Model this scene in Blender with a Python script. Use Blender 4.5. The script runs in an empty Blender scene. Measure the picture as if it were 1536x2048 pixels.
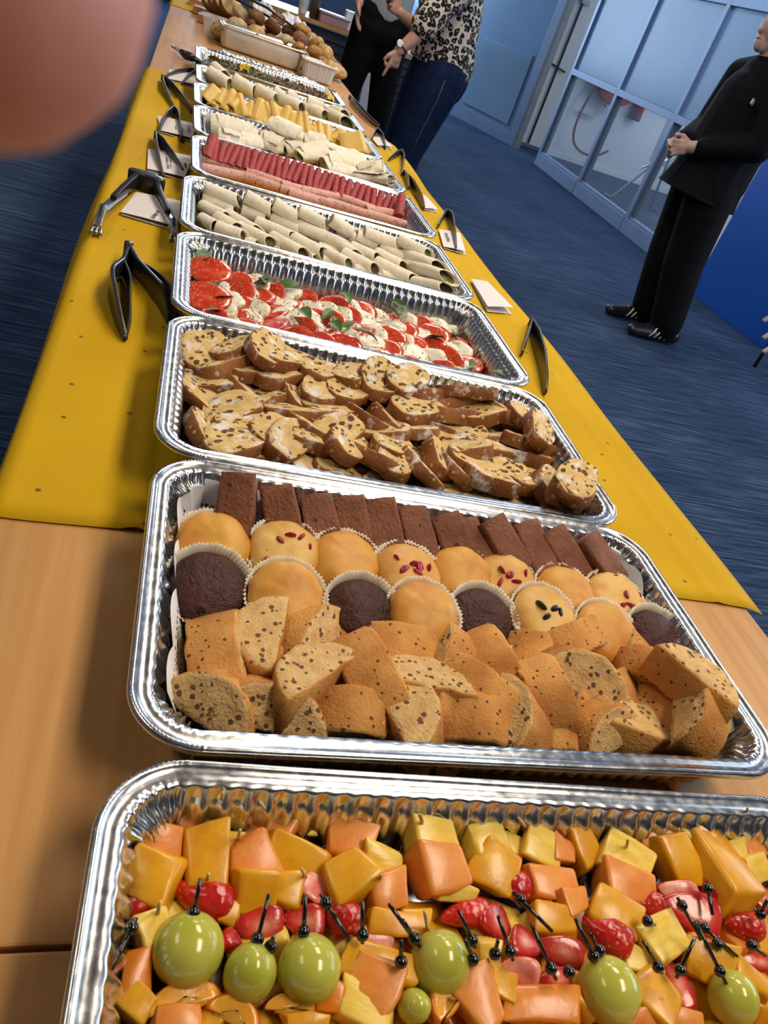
import bpy, bmesh, math, random
from mathutils import Vector, Matrix, Euler, noise
PI = math.pi
random.seed(7)
SC = bpy.context.scene
COL = SC.collection

# ---------------------------------------------------------------- camera
# metres; floor z = 0, table tops z = 0.75, the buffet runs along +Y
CAM_R = ((0.93520462, -0.17880391, 0.30564926), (0.13862163, -0.60940636, -0.78064584), (0.32584713, 0.7724332, -0.54513356))
CAM_C = Vector((-0.28679417, -0.45388513, 1.22347065))
FPX = 1541.672
cam = bpy.data.cameras.new('camera'); cam_o = bpy.data.objects.new('camera', cam); COL.objects.link(cam_o)
cam.sensor_fit = 'HORIZONTAL'; cam.sensor_width = 36.0; cam.lens = 36.0 * FPX / 1536.0
r0, r1, r2 = [Vector(r) for r in CAM_R]
mw = Matrix((r0, -r1, -r2)).transposed().to_4x4(); mw.translation = CAM_C
cam_o.matrix_world = mw
cam.clip_start = 0.005; cam.clip_end = 100
cam.dof.use_dof = True; cam.dof.focus_distance = 0.95; cam.dof.aperture_fstop = 34.0
SC.camera = cam_o

# ---------------------------------------------------------------- world, exposure, big lights
SC.view_settings.view_transform = 'Standard'; SC.view_settings.look = 'None'
SC.view_settings.exposure = -0.2; SC.view_settings.gamma = 1.0; SC.view_settings.use_curve_mapping = False
wd = bpy.data.worlds.new('world'); SC.world = wd; wd.use_nodes = True
bg = wd.node_tree.nodes['Background']; bg.inputs[0].default_value = (0.86, 0.92, 1.0, 1); bg.inputs[1].default_value = 0.045
SC.cycles.max_bounces = 7; SC.cycles.diffuse_bounces = 3; SC.cycles.glossy_bounces = 4; SC.cycles.transmission_bounces = 4; SC.cycles.transparent_max_bounces = 8
SC.cycles.caustics_reflective = False; SC.cycles.caustics_refractive = False; SC.cycles.sample_clamp_indirect = 5.0; SC.cycles.adaptive_threshold = 0.035

def area(name, loc, rot, sx, sy, power, col):
    l = bpy.data.lights.new(name, 'AREA'); l.shape = 'RECTANGLE'; l.size = sx; l.size_y = sy; l.energy = power; l.color = col
    o = bpy.data.objects.new(name, l); COL.objects.link(o); o.location = loc; o.rotation_euler = rot
    return o
# daylight from an added, unseen source on the right, and in the corridor behind the glass partition
area('unseen_right_daylight', (5.6, 1.2, 1.9), (0, math.radians(82), 0), 1.8, 4.6, 135, (0.72, 0.86, 1.0))
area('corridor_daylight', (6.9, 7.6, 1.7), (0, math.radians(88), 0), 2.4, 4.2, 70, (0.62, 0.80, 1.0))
area('hall_daylight', (1.6, 12.6, 2.0), (math.radians(-86), 0, 0), 3.2, 2.0, 300, (0.60, 0.78, 1.0))

# ---------------------------------------------------------------- helpers
def at(u, v, z):
    """point of the horizontal plane at height z that the photo shows at pixel (u, v)"""
    d = r0 * ((u - 768.0) / FPX) + r1 * ((v - 1024.0) / FPX) + r2
    return CAM_C + d * ((z - CAM_C.z) / d.z)
def aty(u, v, y):
    d = r0 * ((u - 768.0) / FPX) + r1 * ((v - 1024.0) / FPX) + r2
    return CAM_C + d * ((y - CAM_C.y) / d.y)
def px(p, n):
    """length in metres of n photo pixels at point p"""
    return n * r2.dot(p - CAM_C) / FPX
ORD = ['zeroth', 'first', 'second', 'third', 'fourth', 'fifth', 'sixth', 'seventh', 'eighth', 'ninth', 'tenth', 'eleventh', 'twelfth', 'thirteenth', 'fourteenth', 'fifteenth', 'sixteenth', 'seventeenth', 'eighteenth', 'nineteenth', 'twentieth', 'twenty-first', 'twenty-second', 'twenty-third', 'twenty-fourth', 'twenty-fifth', 'twenty-sixth', 'twenty-seventh', 'twenty-eighth', 'twenty-ninth', 'thirtieth']
def nth(i):
    if i < len(ORD): return ORD[i]
    t = {3: 'thirty', 4: 'forty', 5: 'fifty', 6: 'sixty', 7: 'seventy', 8: 'eighty'}[i // 10]
    return (t[:-1] + 'ieth') if i % 10 == 0 else t + '-' + ORD[i % 10]

def tag(o, label=None, cat=None, group=None, kind=None):
    if label: o['label'] = label
    if cat: o['category'] = cat
    if group: o['group'] = group
    if kind: o['kind'] = kind
    return o
def link(name, me, parent=None, loc=None, rot=None, scale=None, mw=None):
    o = bpy.data.objects.new(name, me); COL.objects.link(o)
    if parent is not None: o.parent = parent
    if mw is not None: o.matrix_basis = mw
    if loc is not None: o.location = loc
    if rot is not None: o.rotation_euler = rot
    if scale is not None: o.scale = scale
    return o
def empty(name, loc=(0, 0, 0), rot=(0, 0, 0)):
    o = bpy.data.objects.new(name, None); COL.objects.link(o); o.location = loc; o.rotation_euler = rot
    o.empty_display_size = 0.05
    return o
def mesh(name, verts, faces, mats, midx=None, smooth=True):
    me = bpy.data.meshes.new(name); me.from_pydata([tuple(v) for v in verts], [], faces)
    for m in (mats if isinstance(mats, (list, tuple)) else [mats]): me.materials.append(m)
    if midx: me.polygons.foreach_set('material_index', midx)
    me.polygons.foreach_set('use_smooth', [smooth] * len(faces))
    me.update()
    return me
def bm_mesh(name, bm, mats, smooth=True):
    me = bpy.data.meshes.new(name); bm.normal_update(); bm.to_mesh(me); bm.free()
    for m in (mats if isinstance(mats, (list, tuple)) else [mats]): me.materials.append(m)
    me.polygons.foreach_set('use_smooth', [smooth] * len(me.polygons)); me.update()
    return me
def box_bm(bm, sx, sy, sz, c=(0, 0, 0), m=None, bev=0):
    r = bmesh.ops.create_cube(bm, size=1.0)
    vs = r['verts']
    for v in vs:
        v.co = Vector((v.co.x * sx + c[0], v.co.y * sy + c[1], v.co.z * sz + c[2]))
    if bev:
        es = list({e for v in vs for e in v.link_edges})
        rr = bmesh.ops.bevel(bm, geom=es, offset=bev, segments=2, affect='EDGES', profile=0.6)
        vs = list({v for f in rr['faces'] for v in f.verts} | {v for v in vs if v.is_valid})
    if m is not None:
        for v in vs: v.co = m @ v.co
    return vs
def box(name, sx, sy, sz, c, mat, parent=None, bev=0.002, rot=None):
    """a box object whose origin is its centre"""
    bm = bmesh.new(); box_bm(bm, sx, sy, sz, (0, 0, 0), None, min(bev, sx * .3, sy * .3, sz * .3) if bev else 0)
    return link(name, bm_mesh(name, bm, mat, False), parent, c, rot)
def loft(rings, closed=True, cap0=True, cap1=True):
    n = len(rings[0]); vs = [p for r in rings for p in r]; fs = []
    for i in range(len(rings) - 1):
        for j in range(n if closed else n - 1):
            k = (j + 1) % n
            fs.append((i * n + j, i * n + k, (i + 1) * n + k, (i + 1) * n + j))
    if cap0: fs.append(tuple(range(n - 1, -1, -1)))
    if cap1: fs.append(tuple((len(rings) - 1) * n + j for j in range(n)))
    return vs, fs
def tube_rings(pts, rad, n=10, flat=1.0):
    pts = [Vector(p) for p in pts]; R = []
    up = Vector((0, 0, 1)); prev = None
    for i, p in enumerate(pts):
        t = (pts[min(i + 1, len(pts) - 1)] - pts[max(i - 1, 0)]).normalized()
        a = prev - t * prev.dot(t) if prev is not None else (up - t * up.dot(t) if abs(t.z) < .95 else Vector((1, 0, 0)) - t * t.x)
        a.normalize(); prev = a; b = t.cross(a)
        r = rad[i] if isinstance(rad, (list, tuple)) else rad
        R.append([p + a * (math.cos(2 * PI * k / n) * r * flat) + b * (math.sin(2 * PI * k / n) * r) for k in range(n)])
    return R
def smooth_path(pts, k=4):
    P = [Vector(p) for p in pts]; Q = []
    for i in range(len(P) - 1):
        p0, p1, p2, p3 = P[max(i - 1, 0)], P[i], P[i + 1], P[min(i + 2, len(P) - 1)]
        for j in range(k):
            t = j / k; Q.append(.5 * ((2 * p1) + (p2 - p0) * t + (2 * p0 - 5 * p1 + 4 * p2 - p3) * t * t + (3 * p1 - p0 - 3 * p2 + p3) * t ** 3))
    return Q + [P[-1]]
def tube(name, pts, rad, mat, parent=None, n=10, flat=1.0):
    vs, fs = loft(tube_rings(pts, rad, n, flat))
    return link(name, mesh(name, vs, fs, mat), parent)
def lathe_data(prof, n=24, wob=None):
    rings = []
    for (r, z) in prof:
        rings.append([Vector((r * math.cos(2 * PI * k / n), r * math.sin(2 * PI * k / n), z)) for k in range(n)])
    return rings
def rough(vs, amp, sc, seed=0):
    o = Vector((seed * 7.13, seed * 3.7, seed * 1.9))
    return [v + noise.noise_vector(v * sc + o) * amp for v in vs]
def slab(name, outline, t, mats, bev=0.0, rings=3, amp=0.0, nsc=60, seed=0, puff=0.0, side=0, cap=0, capb=None):
    """outline (x, y) extruded over local z from -t/2 to t/2; cap faces use material `cap`, the side uses `side`"""
    n = len(outline); o2 = [Vector((p[0], p[1], 0)) for p in outline]
    c = sum(o2, Vector()) / n; mx = max((p - c).length for p in o2)
    def ring(k, z): return [c + (p - c) * k + Vector((0, 0, z)) for p in o2]
    kb = 1 - bev / mx
    R = []; mi = []
    ks = [kb * (i + 1) / (rings + 1) for i in range(rings)]
    top = [ring(k, -t / 2 - puff * (1 - k * k)) for k in ks] + [ring(kb, -t / 2)]
    R = top + ([ring(1, -t / 2 + bev)] if bev else []) + [ring(1.0, 0)] + ([ring(1, t / 2 - bev)] if bev else []) + [ring(kb, t / 2)] + [ring(k, t / 2 + puff * (1 - k * k)) for k in reversed(ks)]
    vs, fs = loft(R, True, False, False)
    nr = len(R); nt = rings
    for i in range(nr - 1):
        mi += [(cap if capb is None else capb) if i < nt else (cap if i >= nr - 1 - nt else side)] * n
    b0 = len(vs); vs.append(c + Vector((0, 0, -t / 2 - puff))); b1 = b0 + 1; vs.append(c + Vector((0, 0, t / 2 + puff)))
    L = (nr - 1) * n
    for j in range(n):
        k = (j + 1) % n
        fs.append((b0, k, j)); mi.append(cap if capb is None else capb)
        fs.append((b1, L + j, L + k)); mi.append(cap)
    if amp: vs = rough(vs, amp, nsc, seed)
    return mesh(name, vs, fs, mats, mi)
def chunk(name, sx, sy, sz, mat, seed, jit=.18, bev=.12, amp=.0006, taper=0.0):
    """a hand-cut block: a skewed cuboid with soft edges"""
    rn = random.Random(seed); bm = bmesh.new()
    bmesh.ops.create_cube(bm, size=1.0)
    for v in bm.verts:
        k = 1 - taper * (v.co.x + .5)
        v.co = Vector((v.co.x * sx + rn.uniform(-jit, jit) * sx * .5, v.co.y * sy * k + rn.uniform(-jit, jit) * sy * .5, v.co.z * sz * k + rn.uniform(-jit, jit) * sz * .5))
    bmesh.ops.bevel(bm, geom=list(bm.edges), offset=min(sx, sy, sz) * bev, segments=2, affect='EDGES', profile=.55)
    bmesh.ops.subdivide_edges(bm, edges=list(bm.edges), cuts=1, use_grid_fill=True)
    for v in bm.verts: v.co += noise.noise_vector(v.co * 70 + Vector((seed, 0, 0))) * amp * 1.6
    return bm_mesh(name, bm, mat, True)
def frame(x, y=None, z=None, loc=(0, 0, 0)):
    """4x4 from a local x axis and an approximate local z axis"""
    x = Vector(x).normalized(); z = Vector(z if z is not None else (0, 0, 1)); z = (z - x * z.dot(x)).normalized(); yv = z.cross(x)
    m = Matrix((x, yv, z)).transposed().to_4x4(); m.translation = Vector(loc)
    return m
def blob(name, segs, mat, parent=None, voxel=.012, smooth=6, n=14, extra=None):
    """one continuous skin grown over tapered limbs: segs of (p1, r1, p2, r2[, flatten axis vector, factor])"""
    bm = bmesh.new()
    for s in segs:
        p1, ra, p2, rb = Vector(s[0]), s[1], Vector(s[2]), s[3]
        d = p2 - p1; L = max(d.length, 1e-5); t = d.normalized() if d.length > 1e-6 else Vector((0, 0, 1))
        ref = Vector((0, 1, 0)) if abs(t.y) < .9 else Vector((1, 0, 0))
        a = (ref - t * ref.dot(t)).normalized(); b = t.cross(a)
        rings = []
        prof = [(-ra * math.cos(q), ra * math.sin(q)) for q in (0.12, .5, .9, 1.25)] + [(0, ra), (L * .5, (ra + rb) / 2), (L, rb)] + [(L + rb * math.cos(q), rb * math.sin(q)) for q in (1.25, .9, .5, .12)]
        fa = s[4] if len(s) > 4 else None
        for (h, r) in prof:
            ring = []
            for k in range(n):
                w = a * (math.cos(2 * PI * k / n) * r) + b * (math.sin(2 * PI * k / n) * r)
                if fa is not None:
                    f = Vector(fa).normalized(); w += f * (w.dot(f) * (s[5] - 1))
                ring.append(p1 + t * h + w)
            rings.append(ring)
        vs, fs = loft(rings)
        bv = [bm.verts.new(v) for v in vs]
        for f in fs: bm.faces.new([bv[i] for i in f])
    me = bm_mesh(name, bm, mat, True)
    o = link(name, me)
    md = o.modifiers.new('remesh', 'REMESH'); md.mode = 'VOXEL'; md.voxel_size = voxel; md.use_smooth_shade = True
    if smooth:
        sm = o.modifiers.new('smooth', 'SMOOTH'); sm.iterations = smooth; sm.factor = .5
    dg = bpy.context.evaluated_depsgraph_get(); ev = o.evaluated_get(dg)
    me2 = bpy.data.meshes.new_from_object(ev)
    o.modifiers.clear(); o.data = me2; bpy.data.meshes.remove(me); me2.name = name
    if not me2.materials: me2.materials.append(mat)
    me2.polygons.foreach_set('use_smooth', [True] * len(me2.polygons))
    if parent is not None: o.parent = parent
    return o

# ---------------------------------------------------------------- materials
def nd(nt, t, **kw):
    n = nt.nodes.new(t)
    for k, v in kw.items():
        if k in n.inputs: n.inputs[k].default_value = v
        else: setattr(n, k, v)
    return n
def base(name, rough=.5, metal=0.0, sss=0.0, sssr=.004, spec=.5, coat=0.0):
    m = bpy.data.materials.new(name); m.use_nodes = True; nt = m.node_tree; b = nt.nodes['Principled BSDF']
    b.inputs['Roughness'].default_value = rough; b.inputs['Metallic'].default_value = metal
    b.inputs['Specular IOR Level'].default_value = spec
    if sss:
        b.inputs['Subsurface Weight'].default_value = sss; b.inputs['Subsurface Radius'].default_value = (1, .5, .25); b.inputs['Subsurface Scale'].default_value = sssr
    if coat: b.inputs['Coat Weight'].default_value = coat; b.inputs['Coat Roughness'].default_value = .08
    return m, nt, b
def coords(nt, scale=(1, 1, 1), rot=(0, 0, 0), kind='Object', seed=0.0):
    tc = nd(nt, 'ShaderNodeTexCoord'); mp = nd(nt, 'ShaderNodeMapping'); mp.inputs['Scale'].default_value = scale; mp.inputs['Rotation'].default_value = rot
    nt.links.new(tc.outputs[kind], mp.inputs['Vector'])
    if kind == 'Object' and seed is not None:   # every object gets its own piece of the pattern
        oi = nd(nt, 'ShaderNodeObjectInfo'); mu = nd(nt, 'ShaderNodeMath', operation='MULTIPLY'); mu.inputs[1].default_value = 37.0
        nt.links.new(oi.outputs['Random'], mu.inputs[0]); nt.links.new(mu.outputs[0], mp.inputs['Location'])
    return mp.outputs[0]
def ramp(nt, fac, stops, mode='LINEAR'):
    r = nd(nt, 'ShaderNodeValToRGB'); r.color_ramp.interpolation = mode
    el = r.color_ramp.elements
    while len(el) < len(stops): el.new(.5)
    for e, (p, c) in zip(el, stops): e.position = p; e.color = (*c, 1) if len(c) == 3 else c
    nt.links.new(fac, r.inputs['Fac']); return r.outputs['Color']
def noise_n(nt, vec, scale, detail=3, rough=.55, dist=0):
    n = nd(nt, 'ShaderNodeTexNoise'); n.inputs['Scale'].default_value = scale; n.inputs['Detail'].default_value = detail; n.inputs['Roughness'].default_value = rough; n.inputs['Distortion'].default_value = dist
    nt.links.new(vec, n.inputs['Vector']); return n.outputs['Fac']
def voro(nt, vec, scale, feature='F1', rnd=1.0, out='Distance'):
    n = nd(nt, 'ShaderNodeTexVoronoi', feature=feature); n.inputs['Scale'].default_value = scale; n.inputs['Randomness'].default_value = rnd
    nt.links.new(vec, n.inputs['Vector']); return n.outputs[out]
def mix(nt, fac, a, b, blend='MIX'):
    n = nd(nt, 'ShaderNodeMix', data_type='RGBA', blend_type=blend)
    if hasattr(fac, 'links'): nt.links.new(fac, n.inputs[0])
    else: n.inputs[0].default_value = fac
    for s, i in ((a, 6), (b, 7)):
        if hasattr(s, 'links'): nt.links.new(s, n.inputs[i])
        else: n.inputs[i].default_value = (*s, 1) if len(s) == 3 else s
    return n.outputs[2]
def math_n(nt, op, a, b=None):
    n = nd(nt, 'ShaderNodeMath', operation=op)
    for s, i in ((a, 0), (b, 1)):
        if s is None: continue
        if hasattr(s, 'links'): nt.links.new(s, n.inputs[i])
        else: n.inputs[i].default_value = s
    return n.outputs[0]
def bump(nt, b, h, strength=.3, dist=.002):
    n = nd(nt, 'ShaderNodeBump'); n.inputs['Strength'].default_value = strength; n.inputs['Distance'].default_value = dist
    nt.links.new(h, n.inputs['Height']); nt.links.new(n.outputs[0], b.inputs['Normal']); return n
def dk(c, k): return tuple(max(0, min(1, x * k)) for x in c)
def MV(name, col, var=.15, vs=30, rough=.5, bs=0, bst=.3, bd=.001, metal=0, sss=0, sssr=.004, spec=.5, coat=0, col2=None, objvar=0.0, detail=3):
    """plain procedural material: mottled colour and fine relief"""
    m, nt, b = base(name, rough, metal, sss, sssr, spec, coat)
    v = coords(nt); f = noise_n(nt, v, vs, detail)
    c = ramp(nt, f, [(.3, dk(col, 1 - var)), (.7, col2 if col2 else dk(col, 1 + var))])
    if objvar:
        oi = nd(nt, 'ShaderNodeObjectInfo'); hs = nd(nt, 'ShaderNodeHueSaturation')
        mr = nd(nt, 'ShaderNodeMapRange'); mr.inputs['To Min'].default_value = 1 - objvar; mr.inputs['To Max'].default_value = 1 + objvar
        nt.links.new(oi.outputs['Random'], mr.inputs['Value']); nt.links.new(mr.outputs[0], hs.inputs['Value']); nt.links.new(c, hs.inputs['Color']); c = hs.outputs[0]
    nt.links.new(c, b.inputs['Base Color'])
    if bs: bump(nt, b, noise_n(nt, v, bs, 4), bst, bd)
    return m
# ---------------------------------------------------------------- surface materials
def carpet_mat():
    m, nt, b = base('carpet_blue', .95, spec=.15)
    v = coords(nt, (2.2, 60, 1), (0, 0, math.radians(-4)), seed=None); f = noise_n(nt, v, 1.6, 5, .65)
    v2 = coords(nt, (1, 1, 1), seed=None); f2 = noise_n(nt, v2, 1.2, 2)
    c = ramp(nt, f, [(.33, (.009, .018, .042)), (.5, (.025, .050, .112)), (.66, (.072, .120, .225))])
    c2 = ramp(nt, f2, [(.35, (.75, .78, .82)), (.65, (1.15, 1.12, 1.08))])
    nt.links.new(mix(nt, 1.0, c, c2, 'MULTIPLY'), b.inputs['Base Color'])
    v3 = coords(nt, (1, 1, 1), seed=None); bump(nt, b, noise_n(nt, v3, 260, 2), .5, .004)
    return m
def wood_mat(name, c0, c1, c2, ax=(1.5, 34, 34), rough=.42):
    m, nt, b = base(name, rough, spec=.4)
    v = coords(nt, ax, seed=None); f = noise_n(nt, v, 1.0, 6, .6, .35)
    v2 = coords(nt, tuple(a * .22 for a in ax), seed=None); g = noise_n(nt, v2, 1.3, 2)
    c = ramp(nt, f, [(.28, c0), (.5, c1), (.74, c2)])
    nt.links.new(mix(nt, 1.0, c, ramp(nt, g, [(.3, (.82, .80, .78)), (.7, (1.12, 1.1, 1.08))]), 'MULTIPLY'), b.inputs['Base Color'])
    bump(nt, b, f, .08, .001)
    return m
def paper_mat():
    m, nt, b = base('yellow_paper', .7, spec=.12)
    v = coords(nt, seed=None); f = noise_n(nt, v, 3, 2)
    c = ramp(nt, f, [(.3, (.54, .315, .004)), (.7, (.66, .41, .008))])
    vn = nd(nt, 'ShaderNodeTexVoronoi', voronoi_dimensions='2D'); vn.inputs['Scale'].default_value = 9.5; nt.links.new(v, vn.inputs['Vector']); d2 = math_n(nt, 'LESS_THAN', vn.outputs['Distance'], .026)
    nt.links.new(mix(nt, d2, c, (.20, .12, .012)), b.inputs['Base Color'])
    w = coords(nt, (1, 1, 1), seed=None); bump(nt, b, noise_n(nt, w, 9, 3, .5, .6), .12, .012)
    return m
def foil_mat():
    m, nt, b = base('aluminium_foil', .2, 1.0)
    b.inputs['Base Color'].default_value = (.72, .73, .75, 1)
    v = coords(nt, seed=None); h = noise_n(nt, v, 40, 3, .5); bump(nt, b, h, .12, .002)
    nt.links.new(ramp(nt, noise_n(nt, v, 130, 2), [(.3, (.16, .16, .16)), (.7, (.30, .30, .30))]), b.inputs['Roughness'])
    return m
def crumple_mat():
    m, nt, b = base('crumpled_foil', .18, 1.0)
    b.inputs['Base Color'].default_value = (.86, .87, .88, 1)
    v = coords(nt, seed=None); bump(nt, b, voro(nt, v, 70), .8, .008)
    return m
def spots_mat(name, c0, c1, spot, sc=90, thr=.28, sc2=30, rough=.75, crumb=400, bst=.5, sugar=0, stretch=(1, 1, 1), sss=.1, bd=.002):
    """crumb with chips or raisins of irregular size; optional powdered sugar as a patchy dust"""
    m, nt, b = base(name, rough, sss=sss, sssr=.003, spec=.25)
    v = coords(nt, stretch); f = noise_n(nt, v, sc2, 4)
    c = ramp(nt, f, [(.3, c0), (.7, c1)])
    wv = nd(nt, 'ShaderNodeVectorMath', operation='ADD'); nz = nd(nt, 'ShaderNodeTexNoise'); nz.inputs['Scale'].default_value = sc * .9
    nt.links.new(v, nz.inputs['Vector']); sc_ = nd(nt, 'ShaderNodeVectorMath', operation='SCALE'); sc_.inputs['Scale'].default_value = .5 / sc
    nt.links.new(nz.outputs['Color'], sc_.inputs[0]); nt.links.new(v, wv.inputs[0]); nt.links.new(sc_.outputs[0], wv.inputs[1])
    d = voro(nt, wv.outputs[0], sc); keep = noise_n(nt, v, sc * .45, 1)
    th = math_n(nt, 'MULTIPLY', math_n(nt, 'GREATER_THAN', keep, .47), thr)
    s = math_n(nt, 'LESS_THAN', d, th)
    c = mix(nt, s, c, spot)
    if sugar:
        sf = noise_n(nt, v, 38, 4, .65); c = mix(nt, ramp(nt, sf, [(.60 - sugar, (0, 0, 0)), (.74 - sugar, (.9, .9, .9))]), c, (.80, .78, .76))
    nt.links.new(c, b.inputs['Base Color'])
    h = math_n(nt, 'SUBTRACT', noise_n(nt, v, crumb, 3), math_n(nt, 'MULTIPLY', s, .6)); bump(nt, b, h, bst, bd)
    return m
MT = {}
MT['carpet'] = carpet_mat()
MT['wood'] = wood_mat('oak_laminate', (.40, .195, .058), (.53, .28, .095), (.62, .355, .14), ax=(34, 1.5, 34))
MT['wood_edge'] = MV('oak_edge', (.42, .20, .07), .2, 20, .4)
MT['board'] = wood_mat('beech_board', (.30, .14, .06), (.42, .21, .095), (.5, .28, .14), ax=(3, 30, 30))
MT['paper'] = paper_mat()
MT['foil'] = foil_mat()
MT['crumple'] = crumple_mat()
MT['wall'] = MV('white_plaster', (.70, .73, .78), .03, 3, .8)
MT['ceil'] = MV('ceiling_tile', (.62, .62, .62), .04, 6, .9)
MT['alu'] = MV('anodised_aluminium', (.20, .28, .44), .06, 8, .5, metal=.25)
MT['alu_d'] = MV('grey_gasket', (.10, .13, .19), .06, 8, .6)
MT['bluewall'] = MV('blue_panel', (.004, .075, .42), .05, 2, .45, spec=.3)
MT['black_pl'] = MV('black_plastic', (.016, .016, .017), .2, 40, .3, bs=300, bst=.05)
MT['grey_pl'] = MV('worn_black_plastic', (.045, .045, .05), .2, 40, .36)
MT['steel'] = MV('steel', (.62, .63, .65), .05, 20, .24, metal=1.0)
MT['chrome'] = MV('white_metal', (.62, .65, .68), .05, 10, .3, metal=.3)
MT['darkgrey'] = MV('dark_grey', (.02, .024, .034), .2, 6, .6)
MT['card'] = MV('white_card', (.78, .75, .78), .03, 5, .75)
MT['ink'] = MV('black_ink', (.03, .03, .04), .2, 90, .7)
MT['red'] = MV('red_enamel', (.42, .02, .02), .1, 10, .4)
MT['redhose'] = MV('red_rubber', (.22, .015, .02), .15, 10, .5)
MT['white_pl'] = MV('white_plastic', (.74, .75, .78), .03, 10, .4, sss=.1)
def glass_mat(name, col, alpha, rough=.05):
    m, nt, b = base(name, rough)
    b.inputs['Base Color'].default_value = (*col, 1); b.inputs['Alpha'].default_value = alpha
    f = noise_n(nt, coords(nt, seed=None), 2, 2)
    nt.links.new(ramp(nt, f, [(.3, dk(col, .95)), (.7, dk(col, 1.05))]), b.inputs['Base Color'])
    return m
def frosted_mat(name, col, tr):
    m = bpy.data.materials.new(name); m.use_nodes = True; nt = m.node_tree; nt.nodes.clear()
    out = nd(nt, 'ShaderNodeOutputMaterial'); d = nd(nt, 'ShaderNodeBsdfPrincipled'); t = nd(nt, 'ShaderNodeBsdfTranslucent'); mx = nd(nt, 'ShaderNodeMixShader')
    f = noise_n(nt, coords(nt, seed=None), 1.2, 2); c = ramp(nt, f, [(.3, dk(col, .93)), (.7, dk(col, 1.05))])
    nt.links.new(c, d.inputs['Base Color']); nt.links.new(c, t.inputs['Color']); d.inputs['Roughness'].default_value = .3
    mx.inputs[0].default_value = tr
    nt.links.new(d.outputs[0], mx.inputs[1]); nt.links.new(t.outputs[0], mx.inputs[2]); nt.links.new(mx.outputs[0], out.inputs[0])
    return m
MT['frost'] = frosted_mat('frosted_glass', (.34, .49, .66), .6)
MT['frost_d'] = frosted_mat('frosted_door_glass', (.34, .52, .72), .5)
MT['clear'] = glass_mat('clear_glass', (.55, .65, .75), .12)

# ---------------------------------------------------------------- the room
def struct(o): o['kind'] = 'structure'; return o
struct(box('floor', 16, 26, .1, (2.0, 5.0, -.05), MT['carpet'], bev=0))
struct(box('ceiling', 14, 24, .1, (1.5, 4.5, 2.95), MT['ceil'], bev=0))
struct(box('wall_left', .12, 24, 2.9, (-5.0, 4.5, 1.45), MV('grey_wall', (.34, .34, .35), .08, 2, .8), bev=0))
struct(box('wall_far', 8.4, .12, 2.9, (-1.1, 13.2, 1.45), MV('far_wall', (.10, .13, .20), .1, 2, .8), bev=0))
struct(box('wall_corridor_end', 3.9, .12, 2.9, (5.80, 10.16, 1.45), MT['wall'], bev=0))
struct(box('baseboard_corridor', 3.9, .014, .06, (5.80, 10.09, .03), MT['wall'], bev=.001))
struct(box('wall_corridor', .12, 7.6, 2.9, (7.55, 6.4, 1.45), MT['wall'], bev=0))
# glass partition to the corridor: posts, rails and panes in the plane x = 3.85
part = empty('wall_glass_partition', (3.85, 0, 0)); part['kind'] = 'structure'
posts = [8.86, 7.63, 6.42, 5.20, 3.98]
def pbox(name, y0, y1, z0, z1, t, mat, dx=0): return box(name, t, abs(y1 - y0), abs(z1 - z0), (dx, (y0 + y1) / 2, (z0 + z1) / 2), mat, part, .003)
for y in posts[:4]: pbox('post', y - .03, y + .03, 0, 2.9, .07, MT['alu'])
for y in posts[:4]: pbox('gasket', y - .055, y - .03, .16, 1.0, .05, MT['alu_d'], .012)
for i in range(3):
    a, b_ = posts[i + 1] + .03, posts[i] - .03
    pbox('bottom_rail', a, b_, 0, .13, .08, MT['alu']); pbox('sill', a, b_, .131, .155, .05, MT['alu'])
    pbox('mid_rail', a, b_, .985, 1.045, .07, MT['alu']); pbox('top_rail', a, b_, 1.885, 1.955, .07, MT['alu'])
    pbox('frosted_pane', a, b_, 1.045, 1.885, .012, MT['frost']); pbox('clear_pane', a, b_, .155, .985, .008, MT['clear'])
    pbox('upper_pane', a, b_, 1.955, 2.85, .008, MT['clear'])
# pale wall strip and blue panel nearer on the right
struct(box('wall_right', .10, .40, 2.9, (3.86, 4.97, 1.45), MT['wall'], bev=0))
bp = box('wall_blue_panel', .16, .96, 2.9, (3.79, 4.39, 1.45), MT['bluewall'], bev=.004); struct(bp)
struct(box('added_light_blocker', 3.6, .10, 2.9, (5.72, 3.84, 1.45), MV('navy_blocker', (.012, .02, .05), .1, 3, .7), bev=0))  # added to block the right-hand daylight from the corridor
def added_window_frame(name, x, y, z, w, h):
    e = empty(name, (x, y, z)); e['kind'] = 'structure'
    for s in (-1, 1):
        box('frame', .08, w + .16, .08, (0, 0, s * (h / 2 + .04)), MT['chrome'], e); box('frame', .08, .08, h, (0, s * (w / 2 + .04), 0), MT['chrome'], e)
    for k in (-1, 0, 1): box('mullion', .06, .05, h, (0, k * w / 4, 0), MT['chrome'], e)
added_window_frame('added_window_frame_1', 5.72, 1.2, 1.9, 4.6, 1.8); added_window_frame('added_window_frame_2', 7.05, 7.6, 1.7, 4.2, 2.4)  # unseen frames, added only to dress the daylight area lights
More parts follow.
